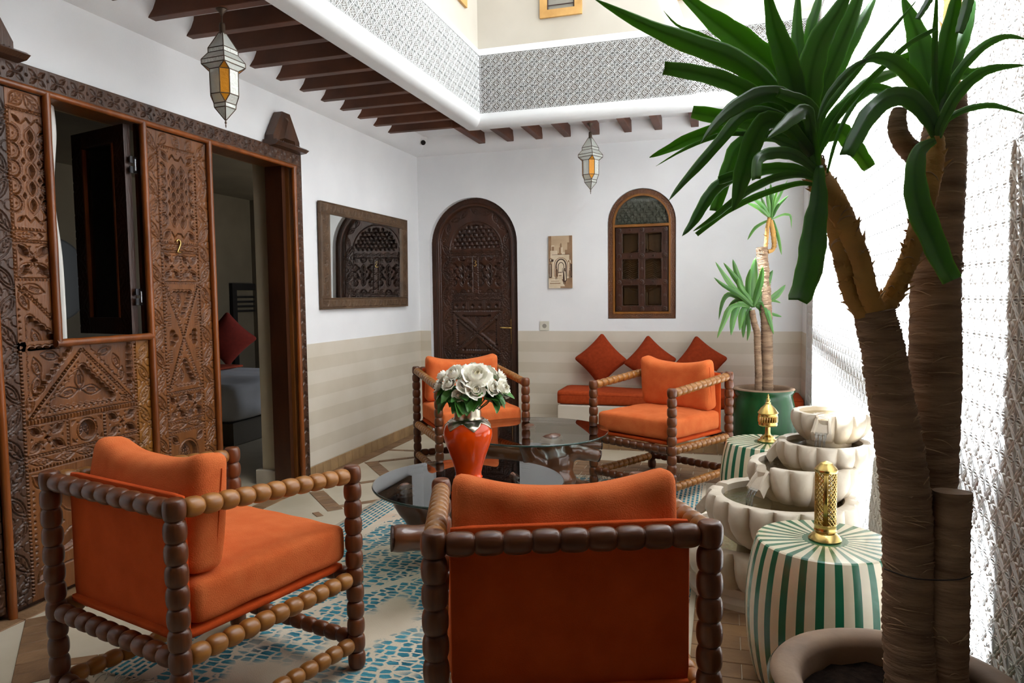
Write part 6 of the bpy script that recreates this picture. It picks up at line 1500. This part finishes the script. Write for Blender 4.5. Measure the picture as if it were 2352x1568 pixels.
BACK_LEAVES = [
([(0.204,5.934,1.288), (0.087,5.859,1.403), (0.014,5.797,1.498), (-0.068,5.734,1.626)], 0.0432, 0),
([(0.213,5.939,1.322), (0.143,5.893,1.412), (0.069,5.847,1.519), (-0.007,5.800,1.620)], 0.0432, 0),
([(0.194,5.931,1.288), (0.141,5.949,1.385), (0.097,5.974,1.531), (0.063,6.000,1.655)], 0.0518, 0),
([(0.214,5.937,1.287), (0.203,5.945,1.384), (0.219,5.965,1.529), (0.235,5.984,1.663)], 0.0777, 0),
([(0.194,5.932,1.305), (0.177,5.868,1.449), (0.194,5.812,1.572)], 0.0432, 0),
([(0.237,5.944,1.287), (0.282,5.952,1.373), (0.317,5.958,1.458), (0.365,5.969,1.560)], 0.0690, 0),
([(0.270,5.954,1.287), (0.358,5.978,1.334), (0.414,5.992,1.381), (0.463,6.005,1.443)], 0.0518, 0),
([(0.220,5.938,1.270), (0.173,5.897,1.316), (0.106,5.852,1.375), (-0.006,5.794,1.444), (-0.077,5.747,1.506)], 0.0388, 0),
([(0.194,5.931,1.288), (0.108,5.925,1.347), (0.031,5.919,1.372), (-0.015,5.917,1.307), (-0.041,5.916,1.171)], 0.0388, 0),
([(0.194,5.930,1.270), (0.107,5.872,1.289), (0.041,5.817,1.260), (-0.004,5.764,1.156), (-0.051,5.709,1.034)], 0.0518, 0),
([(0.187,5.928,1.271), (0.117,5.894,1.299), (0.072,5.858,1.194), (0.053,5.828,1.051)], 0.0604, 0),
([(0.194,5.930,1.270), (0.151,5.914,1.257), (0.132,5.902,1.192), (0.119,5.890,1.086)], 0.0561, 0),
([(0.204,5.932,1.260), (0.181,5.910,1.192), (0.188,5.895,1.096), (0.175,5.874,1.004)], 0.0345, 0),
([(0.187,5.927,1.260), (0.152,5.916,1.133), (0.146,5.916,1.026)], 0.0345, 0),
([(0.214,5.937,1.287), (0.227,5.969,1.394), (0.258,5.998,1.363), (0.273,6.016,1.240)], 0.0604, 0),
([(0.237,5.944,1.287), (0.292,6.002,1.244), (0.319,6.047,1.138), (0.349,6.092,1.016)], 0.0690, 0),
([(0.237,5.945,1.304), (0.302,5.938,1.297), (0.337,5.915,1.191), (0.372,5.891,1.056)], 0.0432, 0),
([(0.270,5.950,1.235), (0.361,5.994,1.213), (0.442,6.035,1.190)], 0.0259, 0),
([(0.253,5.949,1.287), (0.360,6.008,1.320), (0.432,6.054,1.301)], 0.0216, 0),
([(0.220,5.939,1.287), (0.169,5.903,1.357), (0.119,5.867,1.426), (0.102,5.842,1.494)], 0.0432, 0),
([(0.220,5.938,1.270), (0.250,5.899,1.390), (0.273,5.857,1.491), (0.283,5.810,1.584)], 0.0518, 0),
([(0.214,5.936,1.270), (0.162,5.970,1.322), (0.089,5.994,1.323), (0.029,6.018,1.270)], 0.0388, 0)]
BACK_LEAVES_TOP = [
([(0.341,6.021,1.975), (0.253,5.963,2.051), (0.167,5.902,2.085)], 0.0302, 0),
([(0.341,6.021,1.982), (0.276,5.974,2.075), (0.209,5.922,2.116)], 0.0302, 0),
([(0.335,6.018,1.958), (0.235,6.040,1.902), (0.177,6.073,1.809)], 0.0259, 0),
([(0.348,6.022,1.957), (0.358,6.041,2.079), (0.347,6.057,2.249)], 0.0432, 0),
([(0.341,6.021,1.975), (0.334,6.016,2.077), (0.319,6.008,2.172)], 0.0259, 0),
([(0.355,6.024,1.968), (0.382,6.065,2.080), (0.420,6.107,2.156), (0.481,6.159,2.284)], 0.0259, 0),
([(0.361,6.027,1.974), (0.398,5.965,2.058), (0.469,5.912,2.128)], 0.0259, 0),
([(0.361,6.026,1.964), (0.432,6.063,1.996), (0.472,6.089,2.003), (0.504,6.111,1.987), (0.512,6.121,1.891)], 0.0194, 0),
([(0.368,6.028,1.957), (0.407,6.005,1.810), (0.429,5.977,1.678)], 0.0259, 0),
([(0.355,6.025,1.974), (0.372,5.969,2.103), (0.393,5.911,2.175)], 0.0216, 0),
([(0.341,6.021,1.975), (0.299,6.035,2.081), (0.273,6.052,2.153)], 0.0216, 0),
([(0.348,6.023,1.975), (0.331,6.089,2.103), (0.313,6.155,2.234)], 0.0259, 0)]
B_MAIN = ([(0.334,5.926,0.580), (0.330,5.935,0.735), (0.325,5.951,1.011), (0.320,5.965,1.234), (0.308,5.977,1.458), (0.291,5.983,1.631), (0.283,5.988,1.741)], [0.0449, 0.0449, 0.0432, 0.0432, 0.0414, 0.0414, 0.0449])
B_THIN = ([(0.263,5.873,0.585), (0.262,5.886,0.773), (0.254,5.895,0.945), (0.250,5.901,1.065), (0.229,5.890,1.144), (0.209,5.891,1.247)], [0.0275, 0.0275, 0.0258, 0.0258, 0.0240, 0.0206])
B_TOP = ([(0.310,5.994,1.717), (0.319,6.004,1.820), (0.325,6.011,1.906), (0.341,6.021,1.975)], [0.0155, 0.0155, 0.0155, 0.0121])
B_LOOP = ([(0.330,6.000,1.706), (0.363,6.010,1.720), (0.376,6.017,1.768), (0.365,6.021,1.871), (0.348,6.022,1.957)], [0.0155, 0.0155, 0.0173, 0.0207, 0.0155])
def leaf_mat(name, a, b, edge):
    """long leaf: fine lengthwise lines, darker middle, pale margin; lets light through"""
    m = mat(name, a, b, rough=.34, scale=5, detail=3, jitter=.22, coat=.12, contrast=.6)
    nt = m.node_tree; bsdf = nt.nodes['Principled BSDF']; out = nt.nodes['Material Output']; N = nt.nodes.new; L = nt.links.new
    at = N('ShaderNodeAttribute'); at.attribute_name = 'rib'; ab = N('ShaderNodeMath'); ab.operation = 'ABSOLUTE'; L(at.outputs['Fac'], ab.inputs[0])
    no = N('ShaderNodeTexNoise'); no.noise_dimensions = '1D'; no.inputs['Scale'].default_value = 9; no.inputs['Detail'].default_value = 3; L(at.outputs['Fac'], no.inputs['W'])
    rp = N('ShaderNodeValToRGB'); e = rp.color_ramp.elements; e[0].position = .0; e[0].color = (.62,.66,.62,1); e[1].position = .97; e[1].color = (*[x*1.0 for x in edge], 1)
    k = rp.color_ramp.elements.new(.22); k.color = (.9,.92,.9,1); k = rp.color_ramp.elements.new(.88); k.color = (1.08,1.08,1.0,1); L(ab.outputs[0], rp.inputs[0])
    old = bsdf.inputs['Base Color'].links[0].from_socket; m1 = N('ShaderNodeMix'); m1.data_type = 'RGBA'; m1.blend_type = 'MULTIPLY'; m1.inputs[0].default_value = 1; L(old, m1.inputs[6]); L(rp.outputs[0], m1.inputs[7])
    mr = N('ShaderNodeMapRange'); mr.inputs[3].default_value = .78; mr.inputs[4].default_value = 1.22; L(no.outputs[0], mr.inputs[0])
    m2 = N('ShaderNodeMix'); m2.data_type = 'RGBA'; m2.blend_type = 'MULTIPLY'; m2.inputs[0].default_value = 1; L(m1.outputs[2], m2.inputs[6]); L(mr.outputs[0], m2.inputs[7]); L(m2.outputs[2], bsdf.inputs['Base Color'])
    tl = N('ShaderNodeBsdfTranslucent'); mx = N('ShaderNodeMixShader'); mx.inputs[0].default_value = .34
    g = N('ShaderNodeMix'); g.data_type = 'RGBA'; g.blend_type = 'MULTIPLY'; g.inputs[0].default_value = .8; g.inputs[6].default_value = (*lin('#86bf2a'), 1); L(rp.outputs[0], g.inputs[7]); L(g.outputs[2], tl.inputs[0])
    L(bsdf.outputs[0], mx.inputs[1]); L(tl.outputs[0], mx.inputs[2]); L(mx.outputs[0], out.inputs[0]); return m
YLEAF = leaf_mat('yucca_leaf', '#4f7440', '#365a38', (1.7,1.75,1.0)); YLEAFB = leaf_mat('young_yucca_leaf', '#6f9a54', '#4c7c44', (1.6,1.6,1.2))
BARK = mat('yucca_bark', '#a3866a', '#5f4837', rough=.9, scale=9, stretch=(.8,.8,5), detail=9, bump=1.0, bscale=16, bstretch=(1,1,6), contrast=.8)
BARKY = mat('yucca_bark_ochre', '#b98b45', '#86653a', rough=.85, scale=10, stretch=(1,1,1.6), detail=7, bump=.6, bscale=24, contrast=.9)
GLAZE = mat('green_glaze', '#1f5229', '#0d2815', rough=.22, scale=7, stretch=(1.6,1.6,.35), detail=8, coat=.1, spec=.3, contrast=.9, bump=.14, bscale=9)
POTB = mat('worn_pot_rim', '#96795f', '#7a6350', rough=.7, scale=7, detail=8, bump=.15, bscale=30); SOIL = mat('dark_soil', '#2a201a', '#17110d', rough=1, spec=.05, scale=40, bump=.8, bscale=60)
EYEP = Vector((0, 0, EYE))
def spline(pts, m):
    P = [Vector(p) for p in pts]; n = len(P); out = []
    for i in range(m+1):
        t = i/m*(n-1); k = min(int(t), n-2); u = t-k
        a = P[max(k-1,0)]; b = P[k]; c = P[k+1]; d = P[min(k+2,n-1)]
        out.append(.5*((2*b)+(c-a)*u+(2*a-5*b+4*c-d)*u*u+(3*b-a-3*c+d)*u**3))
    return out
def sword_leaf(pts, w, cut, parent, m, thick=True, seg=22, name='leaf', roll=0):
    """a sword shaped leaf along a midrib, folded in a shallow V"""
    C = spline(pts, seg); V = []; F = []; nu = 8; rib = []
    for i, p in enumerate(C):
        t = i/seg; d = (C[min(i+1,seg)]-C[max(i-1,0)]).normalized()
        view = (p-EYEP).normalized(); s_ = d.cross(view)
        if s_.length < .15: s_ = d.cross(Vector((.3,.1,1)))
        s_.normalize(); nrm = s_.cross(d).normalized()
        s_ = (s_*math.cos(roll)+nrm*math.sin(roll)); nrm = s_.cross(d)
        b0 = .26 if (w > .05 and pts[-1][2] < pts[0][2]-.15) else .42; ww = w*(b0+(1-b0)*min(1, t/(.34 if b0 > .3 else .6))**.8)*((1-max(0,(t-.5)/.5)**2.0*(.30 if cut else .97)))
        ww *= 1+.05*math.sin(i*1.7+w*900)
        for j in range(nu+1):
            u = j/nu*2-1; V.append(p+s_*(u*ww/2)-nrm*(.16*ww*(1-abs(u)))); rib.append(u)
    for i in range(seg):
        for j in range(nu): k = i*(nu+1)+j; F.append((k, k+1, k+nu+2, k+nu+1))
    o = MB().add(V, F).build(name, m, parent, True)
    if len(o.data.vertices) == len(rib): o.data.attributes.new('rib', 'FLOAT', 'POINT').data.foreach_set('value', rib)
    md = o.modifiers.new('s', 'SOLIDIFY'); md.thickness = .0016 if thick else .0012
    return o
def bark_tube(trunk, parent, m, name='trunk', ring=.012, amp=.045, n=20, cap=True, seed=1):
    pts, rad = trunk; rg = random.Random(seed); L = sum((Vector(pts[i+1])-Vector(pts[i])).length for i in range(len(pts)-1)); seg = max(24, int(L/ring*2))
    C = spline(pts, seg); rr = [float(np.interp(i/seg*(len(rad)-1), range(len(rad)), rad)) for i in range(seg+1)]
    V = []; F = []; ph = [rg.uniform(0, 6.28) for _ in range(6)]
    t0 = (C[1]-C[0]).normalized(); nx = t0.cross(Vector((0,1,0) if abs(t0.y) < .9 else (1,0,0))).normalized()
    for i, p in enumerate(C):
        t = (C[min(i+1,seg)]-C[max(i-1,0)]).normalized(); nx = (nx-t*nx.dot(t)).normalized(); ny = t.cross(nx)
        for j in range(n):
            a = 2*PI*j/n; q = rr[i]*(1+(amp if i % 2 else -amp*.4)*(.6+.6*math.sin(2*a+ph[0]+i*.9))+.03*math.sin(3*a+ph[1]+i*.11)+amp*.7*math.sin(i*.53+a*1.0+ph[2])*math.sin(i*.37+ph[3])+rg.uniform(-.012,.012))
            V.append(p+nx*(q*math.cos(a))+ny*(q*math.sin(a)))
    for i in range(seg):
        for j in range(n): k = (j+1) % n; F.append((i*n+j, i*n+k, (i+1)*n+k, (i+1)*n+j))
    if cap: F.append(tuple(range(n-1,-1,-1))); F.append(tuple(seg*n+j for j in range(n)))
    return MB().add(V, F).build(name, m, parent, True, angle=1.2)
def flakes(trunk, parent, m, count, size, seed, name='bark_flakes'):
    """torn leaf scars that stick out of the trunk"""
    pts, rad = trunk; rg = random.Random(seed); C = spline(pts, 60); mb = MB()
    for _ in range(count):
        k = rg.randint(2, 57); r = float(np.interp(k/60*(len(rad)-1), range(len(rad)), rad)); t = (C[k+1]-C[k-1]).normalized()
        a = rg.uniform(0, 2*PI); nx = t.cross(Vector((0,1,.1))).normalized(); ny = t.cross(nx); d = nx*math.cos(a)+ny*math.sin(a); e = t.cross(d)
        s_ = size*rg.uniform(.5, 1.3); b = C[k]+d*r*.93
        p0, p1 = b-e*s_*.55, b+e*s_*.55; tip = b+d*s_*rg.uniform(.25,.8)+t*s_*rg.uniform(-.2,.9)
        mb.add([p0, p1, tip, b-t*s_*.3+d*s_*.08], [(0,1,2), (0,2,3), (1,3,2), (0,3,1)])
    o = mb.build(name, m, parent); tag(o, kind='stuff'); return o
SCAR = mat('leaf_scar_bark', '#b59a7a', '#8d7357', rough=.9, scale=20)
def scars(trunk, parent, count, seed):
    """pale raised arcs where old leaves were shed"""
    pts, rad = trunk; rg = random.Random(seed); C = spline(pts, 80); mb = MB()
    for _ in range(count):
        k = rg.randint(2, 77); r = float(np.interp(k/80*(len(rad)-1), range(len(rad)), rad))*1.0; t = (C[k+1]-C[k-1]).normalized()
        nx = t.cross(Vector((0,1,.1))).normalized(); ny = t.cross(nx); a0 = rg.uniform(0, 2*PI); sp = rg.uniform(.5, 1.9); tl = rg.uniform(-.012, .012); n = 9
        P = [C[k]+(nx*math.cos(a0+sp*i/n)+ny*math.sin(a0+sp*i/n))*(r*1.012+rg.uniform(-.001,.001))+t*(tl*(i/n-.5)*2+.006*math.sin(PI*i/n)) for i in range(n+1)]
        mb.tube(P, [.0006+.0016*math.sin(PI*(i+.4)/(n+.8)) for i in range(n+1)], 5, flat=.6)
    tag(mb.build('leaf_scars', SCAR, parent), kind='stuff')
def pot(t, x, y, prof, inner, zs, m):
    k = next(i for i, p in enumerate(prof) if p == 'rim'); outer = prof[:k]; rim = prof[k+1:]
    MB().lathe(outer, (x,y,0), 56, cap=False).build('pot_body', m, t, True, angle=.9)
    MB().lathe(rim, (x,y,0), 56, cap=False).build('pot_rim', POTB, t, True, angle=.9)
    q = MB(); n = 40; vs = [(x, y, zs)]; fs = []
    for r_ in range(1, 9):
        for i in range(n): a = 2*PI*i/n; rr = inner*r_/8; vs.append((x+rr*math.cos(a), y+rr*math.sin(a), zs+random.uniform(-.006,.008)))
    for i in range(n): fs.append((0, 1+i, 1+(i+1) % n))
    for r_ in range(7):
        for i in range(n): j = (i+1) % n; fs.append((1+r_*n+i, 1+(r_+1)*n+i, 1+(r_+1)*n+j, 1+r_*n+j))
    q.add(vs, fs).build('soil', SOIL, t, True)
# big yucca at the right front
PX, PY = .375, 1.70
yu = thing('potted_yucca', 'tall dark yucca with thick bare trunks in a worn round pot at the front', 'plant', (PX, PY, 0))
pot(yu, PX, PY, [(.17,0),(.20,.01),(.245,.12),(.270,.26),(.275,.36),(.268,.43),(.262,.455),(.272,.478),(.274,.498),(.268,.508),'rim',(.268,.506),(.262,.514),(.245,.518),(.222,.517),(.206,.510),(.198,.495),(.196,.44)], .197, .452, GLAZE)
bark_tube(T_LEFT, yu, BARK, seed=1); bark_tube(T_RIGHT, yu, BARK, seed=2, ring=.02, amp=.03); st = bark_tube(T_STUMP, yu, BARK, 'cut_trunk', seed=3, amp=.03)
for i, (tk, m) in enumerate(((T_LIMB_A, BARKY), (T_LIMB_B, BARKY), (T_LIMB_C, BARKY), (T_RIGHT_TOP, BARKY), (T_HOOK, BARK))): bark_tube(tk, yu, m, 'branch', seed=5+i, ring=.010, amp=.05, n=16)
for i, (tk, m, c, s_) in enumerate(((T_LEFT, BARK, 160, .013), (T_RIGHT, BARK, 110, .013), (T_LIMB_A, BARKY, 70, .017), (T_LIMB_B, BARKY, 80, .019), (T_LIMB_C, BARKY, 70, .019), (T_RIGHT_TOP, BARKY, 40, .022), (T_STUMP, BARK, 30, .010))): flakes(tk, yu, m, c, s_, 20+i)
for i, (tk, c) in enumerate(((T_LEFT, 110), (T_RIGHT, 80), (T_STUMP, 26), (T_LIMB_C, 22), (T_LIMB_A, 22), (T_LIMB_B, 22))): scars(tk, yu, c, 80+i)
for i, (p, w, c) in enumerate(YUCCA_LEAVES+YUCCA_LEAVES_RIGHT): sword_leaf(p, w, c, yu, YLEAF, roll=(-.25, .2, .0, .3, -.1)[i % 5])
wire = [Vector(T_LEFT[0][2])+Vector((-.055,-.03,0)), Vector(T_LEFT[0][2])+Vector((0,-.062,-.004)), Vector(T_STUMP[0][2])+Vector((0,-.05,-.01)), Vector(T_STUMP[0][2])+Vector((.042,-.01,-.008))]
MB().tube(spline(wire, 20), .0016, 5).build('tie_wire', BLK, yu, True)
for i in range(3): sword_leaf([(PX+.16+.01*i, PY+.02, .46), (PX+.18+.02*i, PY+.0, .50), (PX+.215+.02*i, PY-.015, .525)], .010, 0, yu, YLEAFB, seg=8, name='sprout')
# yucca at the back
QX, QY = .305, 5.965
yb = thing('potted_yucca', 'slender yucca in a shiny green glazed pot against the back wall', 'plant', (QX, QY, 0))
pot(yb, QX, QY, [(.15,0),(.18,.01),(.225,.12),(.247,.26),(.250,.36),(.240,.47),(.225,.54),(.218,.565),(.228,.588),(.238,.604),(.238,.618),'rim',(.238,.617),(.232,.626),(.205,.628),(.192,.620),(.188,.60),(.187,.54)], .188, .57, GLAZE)
for i, (tk, m, nm) in enumerate(((B_MAIN, BARK, 'trunk'), (B_THIN, BARK, 'trunk'), (B_TOP, BARKY, 'branch'), (B_LOOP, BARKY, 'branch'))): bark_tube(tk, yb, m, nm, seed=40+i, ring=.016, amp=.05, n=14)
for i, (tk, c, s_) in enumerate(((B_MAIN, 60, .016), (B_THIN, 40, .014), (B_TOP, 24, .016), (B_LOOP, 30, .018))): flakes(tk, yb, BARKY if i > 1 else BARK, c, s_, 60+i)
for i, (p, w, c) in enumerate(BACK_LEAVES+BACK_LEAVES_TOP): sword_leaf(p, w, c, yb, YLEAFB, seg=12, roll=(-.3, .25, .1)[i % 3])
scars(B_MAIN, yb, 40, 90); scars(B_THIN, yb, 20, 91)
for z in (.78, 1.06):
    MB().tube([(QX+.045*math.cos(a)-.01, QY+.045*math.sin(a)-.08*0, z+.004*math.sin(a)) for a in [2*PI*i/16 for i in range(17)]], .002, 5).build('tie_wire', BLK, yb, True)
